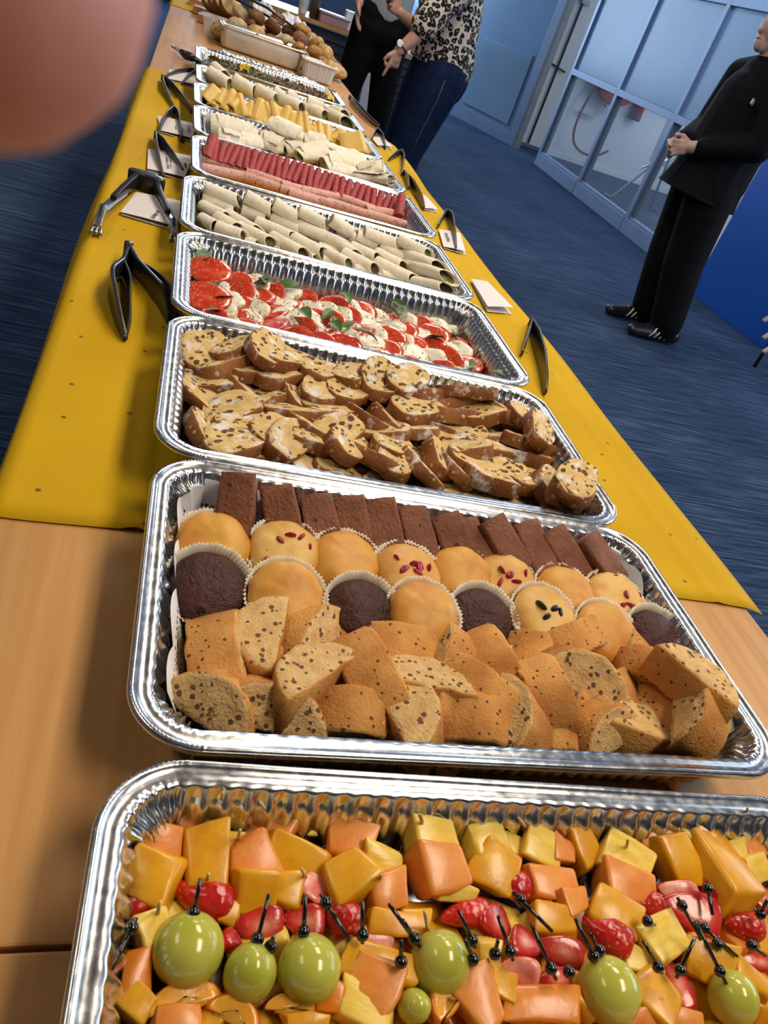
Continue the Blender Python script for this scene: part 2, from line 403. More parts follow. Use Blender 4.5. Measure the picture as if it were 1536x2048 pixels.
# frosted glass door standing open, hinged at the corner beside the corridor wall
dv = Vector((3.20 - 3.80, 11.0 - 9.72, 0)).normalized(); dn = math.atan2(dv.y, dv.x)
door = empty('door_1', (3.82, 9.70, 0), (0, 0, dn)); door['kind'] = 'structure'
def dbox(name, x0, x1, z0, z1, t, mat, dy=0, par=None): return box(name, x1 - x0, t, z1 - z0, ((x0 + x1) / 2, dy, (z0 + z1) / 2), mat, par or door, .003)
dbox('stile', 0, .13, 0, 2.5, .06, MT['alu']); dbox('stile', 3.1, 3.2, 0, 2.5, .06, MT['alu']); dbox('bottom_rail', .13, 3.1, 0, .16, .06, MT['alu']); dbox('gasket', .13, .15, .16, 2.5, .05, MT['alu_d']); dbox('gasket', .15, 3.1, .16, .172, .05, MT['alu_d'])
dbox('glass_pane', .13, 3.1, .16, 2.5, .014, MT['frost_d'])
dbox('lower_panel', .22, 1.15, .20, .98, .012, frosted_mat('frosted_lower_panel', (.40, .58, .74), .5), .016); dbox('lower_gasket', .205, .22, .20, 1.0, .02, MT['alu_d'], .016)
dbox('jamb', -.06, -.01, 0, 2.5, .10, MV('jamb_grey', (.16, .16, .18), .1, 8, .5))
# white double door with a vertical locking rod in the corridor end wall
d2 = empty('door_2', (4.12, 10.08, 0)); d2['kind'] = 'structure'
box('leaf', .30, .03, 2.3, (-.14, 0, 1.17), MV('door_white', (.72, .70, .68), .04, 4, .6), d2); box('leaf', .30, .03, 2.3, (.17, 0, 1.17), MV('door_white_b', (.66, .66, .66), .04, 4, .6), d2)
tube('locking_rod', [(.02, -.035, .05), (.02, -.035, 2.2)], .011, MT['darkgrey'], d2)
tube('handle', [(-.10, -.05, .99), (.13, -.05, .95)], .011, MT['darkgrey'], d2); box('floor_guide', .46, .05, .05, (.02, -.03, .03), MT['steel'], d2)
box('bracket', .12, .04, .05, (.05, -.05, 1.70), MT['steel'], d2)
# ceiling lamps: warm panels over the buffet
def lamp(x, y, sx, sy, power, col, label):
    e = empty('ceiling_lamp', (x, y, 2.9)); tag(e, label, 'lamp', 'ceiling lamps')
    box('housing', sx + .06, sy + .06, .05, (0, 0, -.025), MT['chrome'], e)
    m = bpy.data.materials.new('lamp_diffuser'); m.use_nodes = True; b = m.node_tree.nodes['Principled BSDF']
    b.inputs['Emission Color'].default_value = (*col, 1); b.inputs['Emission Strength'].default_value = 2.5
    box('diffuser', sx, sy, .012, (0, 0, -.056), m, e)
    a = area('lamp_light', (0, 0, -.07), (0, 0, 0), sx, sy, power, col); a.parent = e
LAMPS = [(.75, -.6, 34), (.75, 1.4, 32), (.75, 3.4, 26), (.75, 5.4, 18), (-1.7, .4, 9), (-1.7, 3.4, 7), (3.0, 1.4, 5), (2.9, 5.4, 30)]  # the left pair is added fill that softens the tray shadows
for (x, y, pw) in LAMPS:
    lamp(x, y, .5, 1.2, pw, (1.0, .86, .68) if x < 2 else (.74, .87, 1.0), 'white ceiling panel lamp, ' + (nth(int((y + .6) / 2) + 1) + ' of the row above the buffet' if x == .75 else ('nearer' if y < 2 else 'farther') + ' one over the open floor on the ' + ('left, added as fill' if x < 0 else 'right')))
lamp(5.6, 7.0, .3, 2.4, 24, (.85, .93, 1.0), 'long cool ceiling lamp in the corridor behind the glass')

# ---------------------------------------------------------------- tables and paper
TX0, TX1, TZ = -.385, .455, .75
def table(y0, y1, label):
    e = empty('table', ((TX0 + TX1) / 2, (y0 + y1) / 2, 0)); tag(e, label, 'table', 'folding tables of the buffet')
    L = y1 - y0 - .003; W = TX1 - TX0
    box('tabletop', W, L, .022, (0, 0, TZ - .011), MT['wood'], e, .002)
    box('edge_band', W - .004, L - .004, .012, (0, 0, TZ - .028), MT['wood_edge'], e, .001)
    for sx in (-1, 1):
        for sy in (-1, 1): tube('leg', [(sx * (W / 2 - .06), sy * (L / 2 - .1), 0), (sx * (W / 2 - .06), sy * (L / 2 - .1), TZ - .034)], .017, MT['chrome'], e)
    for sy in (-1, 1): tube('stretcher', [(-W / 2 + .06, sy * (L / 2 - .1), .62), (W / 2 - .06, sy * (L / 2 - .1), .62)], .011, MT['chrome'], e)
table(-2.005, -.24, 'oak laminate table in the foreground under the fruit tray')
table(-.24, 1.525, 'oak laminate table under the pastry and stollen trays')
table(1.525, 3.29, 'oak laminate table half covered by yellow paper under the far trays')
table(3.29, 5.055, 'oak laminate table at the far end under the bread')
def sheet(name, x0, x1, y0, y1, label, skew=0.0):
    nx, ny = 110, 90; vs = []; fs = []
    for j in range(ny + 1):
        for i in range(nx + 1):
            s, t = i / nx, j / ny
            x = x0 + (x1 - x0) * s; y = y0 + (y1 - y0) * t + (skew * (s - .5) if t < .3 else skew * (s - .5) * (1 - t))
            if i == nx: x += .010 * math.sin(y * 3.1) + .006 * math.sin(y * 9)
            if i == 0: x += .005 * math.sin(y * 5.1)
            z = TZ + .0012 + .0012 * (noise.noise(Vector((x * 9, y * 5, 2))) + 1)
            cr = -.272 + .012 * math.sin(y * 2.0); z += .0050 * math.exp(-((x - cr) / .006) ** 2) - (.0 if x > cr else 0)
            z += .0022 * math.exp(-((x - .41) / .008) ** 2)
            if t < .02: y += .003 * math.sin(x * 21)
            if x < TX0: z -= (TX0 - x) * 1.1 ; 
            if x > TX1: z -= (x - TX1) * .25
            vs.append((x, y, z))
    for j in range(ny):
        for i in range(nx):
            a = j * (nx + 1) + i; fs.append((a, a + 1, a + nx + 2, a + nx + 1))
    o = link(name, mesh(name, vs, fs, MT['paper']))
    md = o.modifiers.new('thickness', 'SOLIDIFY'); md.thickness = .0004; md.offset = -1
    return tag(o, label, 'paper', 'yellow paper table covers')
sheet('paper_table_cover', TX0 - .016, TX1 + .018, .125, 2.52, 'long yellow paper sheet with small dark dots under the middle trays')
sheet('paper_table_cover', TX0 - .012, TX1 + .01, 4.50, 5.06, 'short yellow paper sheet at the far end of the tables beside the wooden boards', -.10)
# ---------------------------------------------------------------- foil trays
RIM = .82
TRAYS = {1: (-.016, -.332, -.036), 2: (0, 0, -.010), 3: (.001, .3225, -.014), 4: (.004, .645, .004), 5: (.007, .967, -.002), 6: (.019, 1.308, .013), 7: (.019, 1.640, .018), 8: (.016, 1.958, .014), 9: (.019, 2.285, .012), 10: (.014, 2.68, .005)}
TNAME = {1: 'fruit tray', 2: 'pastry tray', 3: 'stollen tray', 4: 'caprese tray', 5: 'tray of tight wraps', 6: 'cold meat tray', 7: 'tray of folded wraps', 8: 'cheese tray', 9: 'far wrap tray', 10: 'salad tray'}
def tw(i, lx, ly, z):
    x, y, a = TRAYS[i]; c, s = math.cos(a), math.sin(a)
    return Vector((x + c * lx - s * ly, y + s * lx + c * ly, z))
def rrect(hx, hy, rad, step):
    """points, outward normals and arc lengths around a rounded rectangle"""
    pts = []; L = 0
    segs = [((hx, -hy + rad), (hx, hy - rad), 0), ((hx - rad, hy), (-hx + rad, hy), 90), ((-hx, hy - rad), (-hx, -hy + rad), 180), ((-hx + rad, -hy), (hx - rad, -hy), 270)]
    for (a, b, ang) in segs:
        a = Vector(a); b = Vector(b); n = int((b - a).length / step); nv = Vector((math.cos(math.radians(ang)), math.sin(math.radians(ang))))
        for k in range(n): pts.append((a.lerp(b, k / n), nv, L + (b - a).length * k / n, 0))
        L += (b - a).length; c = b - nv * rad; m = int(rad * PI / 2 / step * 1.3)
        for k in range(m):
            q = math.radians(ang) + PI / 2 * k / m; v = Vector((math.cos(q), math.sin(q)))
            pts.append((c + v * rad, v, L + rad * PI / 2 * k / m, math.sin(PI * k / m)))
        L += rad * PI / 2
    return pts
def tray_mesh():
    hx, hy = .527 / 2, .321 / 2; P = rrect(hx, hy, .05, .0021)
    prof = [(.004, -.0075, 0), (.0008, -.0065, 0), (.0, -.003, 0), (.0012, -.0004, 0), (.0032, .0004, 0), (.005, -.0008, 0), (.0062, -.0026, 0), (.0115, -.0022, 0), (.0165, -.0018, .05), (.0178, -.0040, .25), (.019, -.010, .8), (.0215, -.0128, 1.0), (.024, -.0165, 1.0), (.0285, -.036, 1.0), (.0345, -.0585, .9), (.038, -.0645, .35), (.044, -.067, .0), (.052, -.0672, 0), (.056, -.0655, 0), (.061, -.0655, 0)]
    rings = []
    for (d, z, fl) in prof:
        ring = []
        for (p, nv, L, cr) in P:
            w = math.sin(L * 2 * PI / .0132) * .0021 * fl
            if cr: w += fl * cr * .0028 * math.sin(L * 2 * PI / .0063 + 3 * noise.noise(Vector((L * 90, z * 40, 0))))
            zz = z + (.0007 * math.sin(L * 2 * PI / .0035) if .0005 < d < .004 and cr else 0) + fl * cr * .0012 * math.sin(L * 2 * PI / .0063)
            dd = d * (1 + .25 * cr if d > .02 else 1)
            zz += .0009 * noise.noise(Vector((p.x * 14, p.y * 14, 3.3)))
            q = p - nv * (dd + w); ring.append(Vector((q.x, q.y, zz)))
        rings.append(ring)
    vs, fs = loft(rings, True, False, False); n = len(P)
    last = rings[-1]; vs += [Vector((p.x * .6, p.y * .6, -.0665 + .0006 * noise.noise(p * 30))) for p in last]; vs.append(Vector((0, 0, -.066)))
    a = (len(rings) - 1) * n; b = a + n; c = b + n
    for j in range(n):
        k = (j + 1) % n; fs.append((a + j, a + k, b + k, b + j)); fs.append((b + j, b + k, c))
    return mesh('foil_tray', vs, fs, MT['foil'])
TM = tray_mesh()
TL = {1: 'nearest rectangular foil tray, filled with cut fruit and grapes', 2: 'foil tray of brownies, muffins and biscotti', 3: 'foil tray of sliced stollen bread', 4: 'foil tray of tomato and mozzarella slices', 5: 'foil tray packed with tightly rolled wraps', 6: 'foil tray of salami and ham rolls', 7: 'foil tray of loosely folded large wraps', 8: 'foil tray of folded yellow cheese slices', 9: 'foil tray of open-ended wraps behind the cheese', 10: 'foil tray of mixed leaf salad, farthest in the row'}
for i, (x, y, a) in TRAYS.items():
    tag(link('foil_tray', TM, None, (x, y, RIM - .0022), (0, 0, a)), TL[i], 'tray', 'rectangular foil serving trays')
FLOOR = RIM - .0022 - .066
def fit(i, u, v, z, mx=.222, my=.112):
    """point of the ray through the pixel at height z, raised until it is inside tray i"""
    tx, ty, ta = TRAYS[i]
    for k in range(40):
        p = at(u, v, z + .001 * k); d = p - Vector((tx, ty, p.z)); lx = d.x * math.cos(ta) + d.y * math.sin(ta); ly = -d.x * math.sin(ta) + d.y * math.cos(ta)
        if ly <= my and lx <= mx: break
    if lx < -mx: p += Vector((-mx - lx, 0, 0))
    if lx > mx: p += Vector((mx - lx, 0, 0))
    if ly < -my: p += Vector((0, -my - ly, 0))
    return p

# ---------------------------------------------------------------- shared food helpers
def idir(u, v, ang, z):
    a = math.radians(ang); return (at(u + 12 * math.cos(a), v + 12 * math.sin(a), z) - at(u, v, z)).normalized()
def circ(n, rx, ry=None, wob=0, seed=0, k=1.0):
    ry = ry or rx
    return [(rx * math.cos(2 * PI * i / n) * (1 + wob * noise.noise(Vector((math.cos(2 * PI * i / n) * 1.4, math.sin(2 * PI * i / n) * 1.4, seed * 3.1)))), ry * math.sin(2 * PI * i / n) * (1 + wob * noise.noise(Vector((math.cos(2 * PI * i / n) * 1.4, math.sin(2 * PI * i / n) * 1.4, seed * 3.1))))) for i in range(n)]
def ranked(items, name, fmt, cat, group):
    """items: (row label, sort key, object); labels each by its rank from the left within its row"""
    rows = {}
    for r, k, o in items: rows.setdefault(r, []).append((k, o))
    for r, l in rows.items():
        l.sort(key=lambda t: t[0])
        for n_, (k, o) in enumerate(l, 1): tag(o, fmt % (nth(n_), r), cat, group)

# ---------------------------------------------------------------- fruit tray
def fruit_mat(name, c0, c1, rough=.22, sss=.35, vs=60, bst=.15, stretch=(1, 1, 1), bs=150):
    m, nt, b = base(name, rough, sss=sss, sssr=.006, spec=.5, coat=.08)
    v = coords(nt, stretch); nt.links.new(ramp(nt, noise_n(nt, v, vs, 3), [(.3, c0), (.7, c1)]), b.inputs['Base Color']); bump(nt, b, noise_n(nt, v, bs, 3), bst, .002)
    return m
FM = {'P': fruit_mat('pineapple_flesh', (.74, .46, .035), (.86, .64, .13), .32, .2, stretch=(1, 3, 3), vs=60, bst=.15),
      'M': fruit_mat('cantaloupe_flesh', (.70, .215, .026), (.80, .32, .065), .32, .2),
      'G': fruit_mat('mango_flesh', (.66, .275, .004), (.78, .41, .014), .3, .2),
      'O': fruit_mat('orange_mango_flesh', (.64, .17, .004), (.74, .25, .008), .28, .2)}
def straw_mat():
    m, nt, b = base('strawberry_skin', .25, sss=.08, sssr=.003, coat=.35)
    v = coords(nt); c = ramp(nt, noise_n(nt, v, 40, 2), [(.3, (.40, .006, .006)), (.7, (.60, .020, .012))])
    d = voro(nt, v, 240, rnd=.6); s = math_n(nt, 'LESS_THAN', d, .2); nt.links.new(mix(nt, s, c, (.62, .25, .05)), b.inputs['Base Color'])
    bump(nt, b, d, .5, .0015); return m
FM["S"] = straw_mat()
def scut_mat():
    m, nt, b = base('strawberry_cut_face', .22, sss=.15, sssr=.004, coat=.2)
    v = coords(nt, kind='Generated'); sv = nd(nt, 'ShaderNodeVectorMath', operation='SUBTRACT'); sv.inputs[1].default_value = (.58, .5, .5); nt.links.new(v, sv.inputs[0])
    mp = nd(nt, 'ShaderNodeMapping'); mp.inputs['Scale'].default_value = (1, 1.1, 0); nt.links.new(sv.outputs[0], mp.inputs['Vector'])
    ln = nd(nt, 'ShaderNodeVectorMath', operation='LENGTH'); nt.links.new(mp.outputs[0], ln.inputs[0])
    f = noise_n(nt, coords(nt), 160, 3); g = math_n(nt, 'ADD', ln.outputs['Value'], math_n(nt, 'MULTIPLY', math_n(nt, 'SUBTRACT', f, .5), .22))
    nt.links.new(ramp(nt, g, [(.02, (.78, .36, .24)), (.18, (.66, .14, .08)), (.30, (.58, .045, .028)), (.46, (.42, .012, .010))]), b.inputs['Base Color']); bump(nt, b, f, .2, .002)
    return m
FM['SC'] = scut_mat(); FM['SC_'] = fruit_mat('strawberry_cut', (.55, .03, .018), (.70, .13, .07), .22, .15, vs=90)
FM['SP'] = fruit_mat('strawberry_pale', (.62, .06, .035), (.80, .42, .32), .25, .15, vs=60)
FM['grape'] = fruit_mat('green_grape_skin', (.40, .42, .045), (.56, .54, .11), .14, .4, vs=35, bst=.02)
FM['plum'] = fruit_mat('plum_skin', (.07, .008, .016), (.30, .03, .02), .2, .1, vs=40); FM['nect'] = fruit_mat('nectarine_flesh', (.78, .30, .02), (.88, .46, .05), .22)
FM['nskin'] = fruit_mat('nectarine_skin', (.46, .05, .015), (.80, .30, .02), .2, .2, vs=45)
MT['stick'] = MV('bamboo_stick', (.62, .42, .20), .15, 60, .6)
MT['bead'] = MV('black_bead', (.006, .006, .007), .2, 40, .12, coat=.5)
def strawberry(seed, w, h, t, pale=False):
    n, m_ = 18, 12; rn = random.Random(seed); vs = []; fs = []; mi = []
    for i in range(m_ + 1):
        q = PI * i / m_
        for j in range(n):
            a = 2 * PI * j / n; r = math.sin(q) ** .75 * (1 - .52 * math.cos(q)) / 1.12
            vs.append(Vector((-math.cos(q) * w * .5, math.cos(a) * r * h * .46, math.sin(a) * r * t * .46)))
    cut = rn.uniform(-.02, .14) * t
    for i in range(m_):
        for j in range(n):
            k = (j + 1) % n; f = (i * n + j, (i + 1) * n + j, (i + 1) * n + k, i * n + k); fs.append(f)
            mi.append(1 if all(vs[x].z >= cut - 1e-6 for x in f) else 0)
    vs = [Vector((v.x, v.y, min(v.z, cut + .25 * (v.z - cut)))) for v in vs]
    vs = rough(vs, .0009, 90, seed)
    return mesh('strawberry_piece', vs, fs, [FM['S'], FM['SP'] if pale else FM['SC']], mi)
def grape_mesh(w, h, seed):
    bm = bmesh.new(); bmesh.ops.create_uvsphere(bm, u_segments=28, v_segments=18, radius=.5)
    for v in bm.verts:
        v.co = Vector((v.co.x * w, v.co.y * w, v.co.z * h * 1.02)); v.co += noise.noise_vector(v.co * 40 + Vector((seed, 0, 0))) * .0006
    return bm_mesh('green_grape', bm, FM['grape'])
FK = {'P': ('pineapple_chunk', 'pale yellow pineapple chunk', 'pineapple chunk'), 'M': ('melon_cube', 'soft orange melon cube', 'melon cube'), 'G': ('mango_chunk', 'bright yellow mango chunk', 'mango chunk'), 'O': ('mango_chunk', 'deep orange mango chunk', 'mango chunk'), 'S': ('strawberry_piece', 'red strawberry piece', 'strawberry'), 'p': ('strawberry_piece', 'pale-fleshed strawberry piece', 'strawberry'), 'g': ('green_grape', 'glossy green grape', 'grape'), 'N': ('nectarine_slice', 'nectarine slice with dark red skin', 'nectarine slice')}
FRUIT = '''P 440 1605 110 70 15|P 337 1628 75 44 5|M 410 1640 100 62 -8|M 320 1683 83 90 3|G 410 1718 82 105 0|M 548 1647 88 88 38|P 629 1645 80 62 0|P 714 1643 88 80 -15|P 477 1685 56 42 0|M 491 1718 90 76 -20|G 591 1718 133 76 18|M 695 1690 92 78 20|P 762 1723 84 72 10|G 695 1766 90 105 60|M 771 1785 86 80 -10|G 306 1756 108 88 30|G 510 1785 95 83 0|G 572 1780 66 58 10|p 631 1766 70 70 120|S 277 1800 66 85 70|S 405 1795 128 83 20|S 520 1850 95 80 0|S 605 1842 88 72 10|S 683 1832 73 83 50|p 743 1880 86 70 35|S 458 1880 45 60 90|G 795 1847 119 50 5|G 458 1823 55 55 20|P 301 1866 78 78 -30|O 272 1950 73 104 -10|G 272 2015 62 64 40|g 377 1899 142 128 0|g 500 1946 107 121 0|g 619 1937 128 121 0|N 367 1995 150 66 -15|M 348 2037 110 50 -3|N 472 2022 120 60 25|N 595 2010 150 50 6|G 752 1935 147 72 14|M 738 1975 114 96 22|P 728 2018 124 70 22|G 610 2041 100 40 0|g 828 2013 66 84 0|g 880 1925 121 126 0|P 863 1685 112 86 -8|M 932 1652 60 50 20|P 967 1690 96 78 -12|M 877 1737 112 98 -12|G 989 1737 105 98 30|P 1027 1695 34 54 80|P 1077 1695 88 74 25|P 1110 1666 66 42 15|M 1126 1702 46 54 20|G 1165 1692 54 95 -20|M 1100 1766 102 76 5|P 1250 1716 130 78 22|M 1305 1671 76 66 10|P 1267 1660 34 42 0|M 1248 1768 116 78 14|G 1343 1723 76 92 -30|G 1428 1735 185 100 62|P 1371 1671 58 66 -60|P 1500 1657 80 60 15|M 1500 1695 76 56 -5|P 1459 1709 50 60 60|P 1504 1738 70 54 -10|P 908 1780 88 46 15|S 1025 1773 76 64 0|G 1103 1842 107 66 3|S 927 1828 106 62 -10|S 991 1842 70 98 100|S 1046 1880 60 78 70|S 1212 1868 102 80 35|G 1224 1828 100 85 30|M 1141 1806 60 54 -20|p 1355 1785 86 56 15|S 1381 1823 124 90 20|S 1423 1766 108 92 55|S 1300 1813 54 60 0|P 1314 1875 96 80 -30|S 1485 1851 82 62 10|S 1518 1794 50 60 30|S 1119 1901 100 64 20|p 1036 1946 78 80 30|S 972 1949 60 60 0|S 1110 1958 70 48 0|P 1274 1923 90 56 12|g 1217 1982 126 126 0|g 1466 1996 100 102 0|S 1352 1965 96 60 65|G 1414 1927 108 68 20|G 1305 1999 104 100 45|O 1081 2013 164 70 5|M 953 1999 110 96 60|N 887 2003 100 70 -50|G 1495 1956 84 60 30|G 1181 2008 60 72 60|S 1514 1923 66 40 10|M 1276 2032 100 44 -20|M 1376 1894 54 54 -30|P 970 1908 50 50 0|G 827 1837 66 40 5|M 1360 2036 90 40 20|G 560 1640 70 50 0|O 660 1990 60 60 20|G 1000 1975 60 60 20'''
items = []; fr = random.Random(5)
zrow = lambda v: 'back' if v < 1700 else ('second' if v < 1790 else ('third' if v < 1890 else ('fourth' if v < 1965 else 'nearest')))
for n_, s in enumerate(FRUIT.split('|')):
    k, u, v, w, h, ang = s.split(); u, v, w, h, ang = map(float, (u, v, w, h, ang))
    z = .786 + .006 * fr.random() + (.006 if k == 'g' else 0) - (.006 if v < 1665 else 0)
    p = at(u, v, z); W, H = px(p, w), px(p, h); xd = idir(u, v, ang, z)
    up = Vector((fr.uniform(-.25, .25), -.35 + fr.uniform(-.25, .25), 1))
    if k == 'g': me = grape_mesh(W, H, n_); M_ = frame(xd, z=(fr.uniform(-.3, .3), fr.uniform(-.3, .3), 1), loc=p)
    elif k in 'Sp': me = strawberry(n_, W * 1.05, H * 1.05, min(W, H) * 1.0, k == 'p'); M_ = frame(xd, z=Vector((fr.uniform(-.5, .5), -.3 - fr.random() * .5, 1)) * (1 if k == 'p' or fr.random() < .5 else -1), loc=p)
    elif k == 'N':
        ol = [(W * .5 * math.cos(q), -H * .30 + H * .75 * math.sin(q)) for q in [PI * i / 20 for i in range(21)]] + [(W * (.5 - i / 8), -H * .30 - H * .12 * math.sin(PI * i / 8)) for i in range(1, 8)]
        me = slab('nectarine_slice', ol, H * .55, [FM['plum'] if n_ % 2 else FM['nskin'], FM['nect']], .002, 3, .0008, 80, n_, .0, 0, 1); M_ = frame(xd, z=up, loc=p)
    else:
        me = chunk(FK[k][0], W * .98, H * 1.02, min(W, H) * .82, FM[k], n_ * 3 + 1, .30, .15, .0012, fr.choice((0, .15, .3, -.2))); M_ = frame(xd, z=up, loc=p)
    o = link(FK[k][0], me, mw=M_); items.append((k, zrow(v), u, o))
byk = {}
for k, r, u, o in items: byk.setdefault(k, []).append((r, u, o))
for k, l in byk.items():
    ranked(l, '', FK[k][1] + ', %s of its kind from left in %s fruit row', FK[k][2], FK[k][2] + 's in the fruit tray')
# pieces glimpsed under the top layer
lower = [chunk('fruit', .036, .034, .026, FM[k], 900 + i, .2, .13) for i, k in enumerate('PMGGO')]
low = []
for j in range(6):
    for i in range(12):
        c = tw(1, -.205 + i * .0372 + fr.uniform(-.006, .006), -.105 + j * .036 + fr.uniform(-.005, .005), .7695)
        q = fr.choice((0, 1, 2, 3, 4)); kk = 'PMGGO'[q]
        o = link(FK[kk][0], lower[q], None, c, (fr.uniform(-.4, .4), fr.uniform(-.4, .4), fr.uniform(0, 6)))
        low.append((kk, nth(6 - j), c.x, o))
for kk in 'PMGO': ranked([(r, x, o) for k, r, x, o in low if k == kk], '', FK[kk][1] + ' of the buried layer, %s from left in its %s row', FK[kk][2], 'buried ' + FK[kk][2] + 's')
# black bead picks: bead pixel, end of the stick
PICK = '387 1825 401 1757|515 1878 538 1788|607 1863 611 1790|652 1806 700 1882|263 1856 222 1942|541 1894 546 1874|828 1877 778 1808|830 1878 806 1840|944 1880 917 1820|946 1919 930 1880|1020 1903 996 1832|1041 1799 1105 1863|1102 1937 1062 1846|1138 1944 1142 1962|1187 1912 1150 1837|1199 1901 1180 1866|1364 1811 1404 1880|1416 1777 1425 1830|1409 1856 1475 1913|1440 1942 1390 1842|1360 1940 1390 1875|1295 1842 1310 1850|1316 1934 1286 1882|1521 1828 1534 1800|1503 1890 1530 1912|1435 1888 1440 1900|990 1908 996 1880|725 1870 725 1803|802 1924 802 1880'
pk = []
bm = bmesh.new(); bmesh.ops.create_uvsphere(bm, u_segments=16, v_segments=10, radius=.0036); BEAD = bm_mesh('bead', bm, MT['bead'])
for s in PICK.split('|'):
    u, v, u2, v2 = map(float, s.split()); up = v2 < v
    p = at(u, v, .808); q = at(u2, v2, .822 if up else .803)
    e = empty('cocktail_pick', p)
    link('bead', BEAD, e); d = (q - p)
    tube('stick', [d * -.25, d * .5, d], [.0012, .0013, .0011], MT['bead'], e, 6)
    pk.append(('back' if v < 1850 else ('middle' if v < 1900 else 'near'), u, e))
ranked(pk, '', 'black bead pick, %s from the left in the %s row of picks', 'cocktail pick', 'black bead picks in the fruit')
TIPS = '446 1585 440 1612|520 1604 536 1626|480 1660 476 1680|417 1748 414 1760|603 1738 612 1755|320 1804 314 1836|849 1823 858 1870|838 1628 850 1660|842 1630 848 1655|1037 1636 1055 1660|1256 1680 1252 1700|1495 1616 1494 1640|851 1826 856 1862|763 1750 760 1760'
tp = []
for s in TIPS.split('|'):
    u, v, u2, v2 = map(float, s.split()); p = at(u, v, .824); q = at(u2, v2, .79)
    e = tube('skewer', [q, p], [.0012, .0009], MT['stick'], None, 6); tp.append(('front' if v > 1700 else 'back', u, e))
ranked(tp, '', 'thin wooden skewer tip, %s from the left in the %s half of the fruit', 'skewer', 'wooden skewers in the fruit')

# ---------------------------------------------------------------- pastry tray
MT['biscrust'] = spots_mat('biscotti_crust', (.40, .15, .032), (.74, .38, .11), (.16, .06, .02), 150, .20, 22, .8, 420, .7)
MT['biscrumb'] = spots_mat('biscotti_crumb', (.58, .35, .13), (.74, .50, .23), (.15, .085, .05), 150, .31, 120, .85, 380, .9)
MT['brownie'] = spots_mat('brownie', (.145, .048, .022), (.26, .098, .050), (.08, .025, .012), 60, .15, 35, .6, 260, .8, bd=.003)
def dshape(L, H, n=20):
    pts = []
    for i in range(n + 1):
        t = -1 + 2 * i / n; pts.append((-t * L / 2, -H * .45 + H * (1 - abs(t) ** 2.4) ** .62))
    for i in range(1, 8): pts.append((-L / 2 + L * i / 8, -H * .45 - H * .03 * math.sin(PI * i / 8)))
    return pts
BIS = [slab('biscotti', dshape(.076 + .006 * i, .036 + .002 * (i % 2)), .032 + .003 * (i % 3), [MT['biscrust'], MT['biscrumb']], .0022, 4, .0020, 85, 11 + i, 0, 0, 1) for i in range(5)]
B3 = '290 960 80 c 0|455 940 88 t 1|640 900 105 c 1|590 820 30 c -1|865 890 125 l 1|1000 820 60 t -1|860 1080 -35 c 2|1140 1030 62 t 2|1290 950 10 t 0|1390 1110 15 c 1|330 1210 30 l 1|480 1130 60 t -1|690 1050 20 t -1|710 1250 8 l 1|1100 1280 5 t 0|1350 1250 68 c 1|1030 1140 40 c -1|1470 1240 60 t -1'
B4 = '60 980 -75 t 1|225 980 60 t 1|430 950 12 t 0|650 880 -25 t 2|660 1040 20 l 2|480 1110 62 t 2|380 1230 68 l 1|175 1160 30 t 1|190 1320 2 t 0|540 1340 0 t -1|640 1200 85 t -1|790 1150 -20 t 0|1045 1060 22 t 2|890 950 80 t 1|1230 1090 40 c 1|1060 1230 72 l 1|1190 1270 82 t 0|1310 1330 84 t 0|760 1300 -28 l 1|950 1390 12 c 0|920 1290 60 t -1|0 1180 80 t 0|560 1000 30 t -1|300 1150 60 t -1|1000 1330 40 t -1'
bi = []; rb = random.Random(3)
for offs, txt in ((240, B3), (876, B4)):
    for s in txt.split('|'):
        f = s.split(); u = offs + .4297 * float(f[0]); v = 900 + .4297 * float(f[1]); ang = float(f[2]); lay = int(f[4])
        z = .782 + .007 * lay; p = fit(2, u, v, z, mx=.200, my=.098); xd = idir(u, v, ang, z)
        roll = {'t': rb.uniform(-.25, .25), 'c': PI / 2 + rb.uniform(-.35, .2), 'l': rb.choice((-1, 1)) * .0 + .75}[f[3]]
        tl = rb.uniform(-.2, .2)
        x = (xd + Vector((0, 0, tl))).normalized(); side = Vector((0, 0, 1)).cross(x).normalized()
        if side.y > 0: side = -side          # towards the photographer
        upv = x.cross(side) if x.cross(side).z > 0 else side.cross(x)
        # dome direction and cut-face direction of the piece
        if f[3] == 't': dome = upv * math.cos(.55) + side * math.sin(.55) * 1
        elif f[3] == 'c': dome = (-side) * math.cos(.35) + upv * math.sin(.35) * (1 if rb.random() < .6 else -.3)
        else: dome = (upv - side * .8).normalized()
        if f[3] == 't': dome = (upv + side * .45).normalized()
        zax = x.cross(dome); M_ = Matrix((x, dome, zax)).transposed().to_4x4(); M_.translation = p
        o = link('biscotti', rb.choice(BIS), mw=M_); k = rb.uniform(.9, 1.08); o.scale = (k, k, k)
        bi.append(('back' if v < 1335 else ('middle' if v < 1420 else 'front'), u, o))
ranked(bi, '', 'golden brown biscotti, %s from left in the %s row of the heap', 'biscotti', 'biscotti in the pastry tray')
BRW = [slab('brownie', [(a, b) for a, b in ((-.032, -.0155), (0, -.0165), (.032, -.0155), (.033, 0), (.032, .0155), (0, .0165), (-.032, .0155), (-.033, 0))], .026, MT['brownie'], .002, 4, .0016, 60, 31 + i) for i in range(4)]
BR = '474 1022 86 .55|565 1040 60 .35|638 1058 60 .35|706 1068 60 .35|768 1073 58 .35|832 1082 56 .3|905 1090 46 .3|1003 1098 38 .3|1066 1112 44 .3|1128 1122 36 .3|1196 1130 32 .3|940 1100 46 .25'
br = []
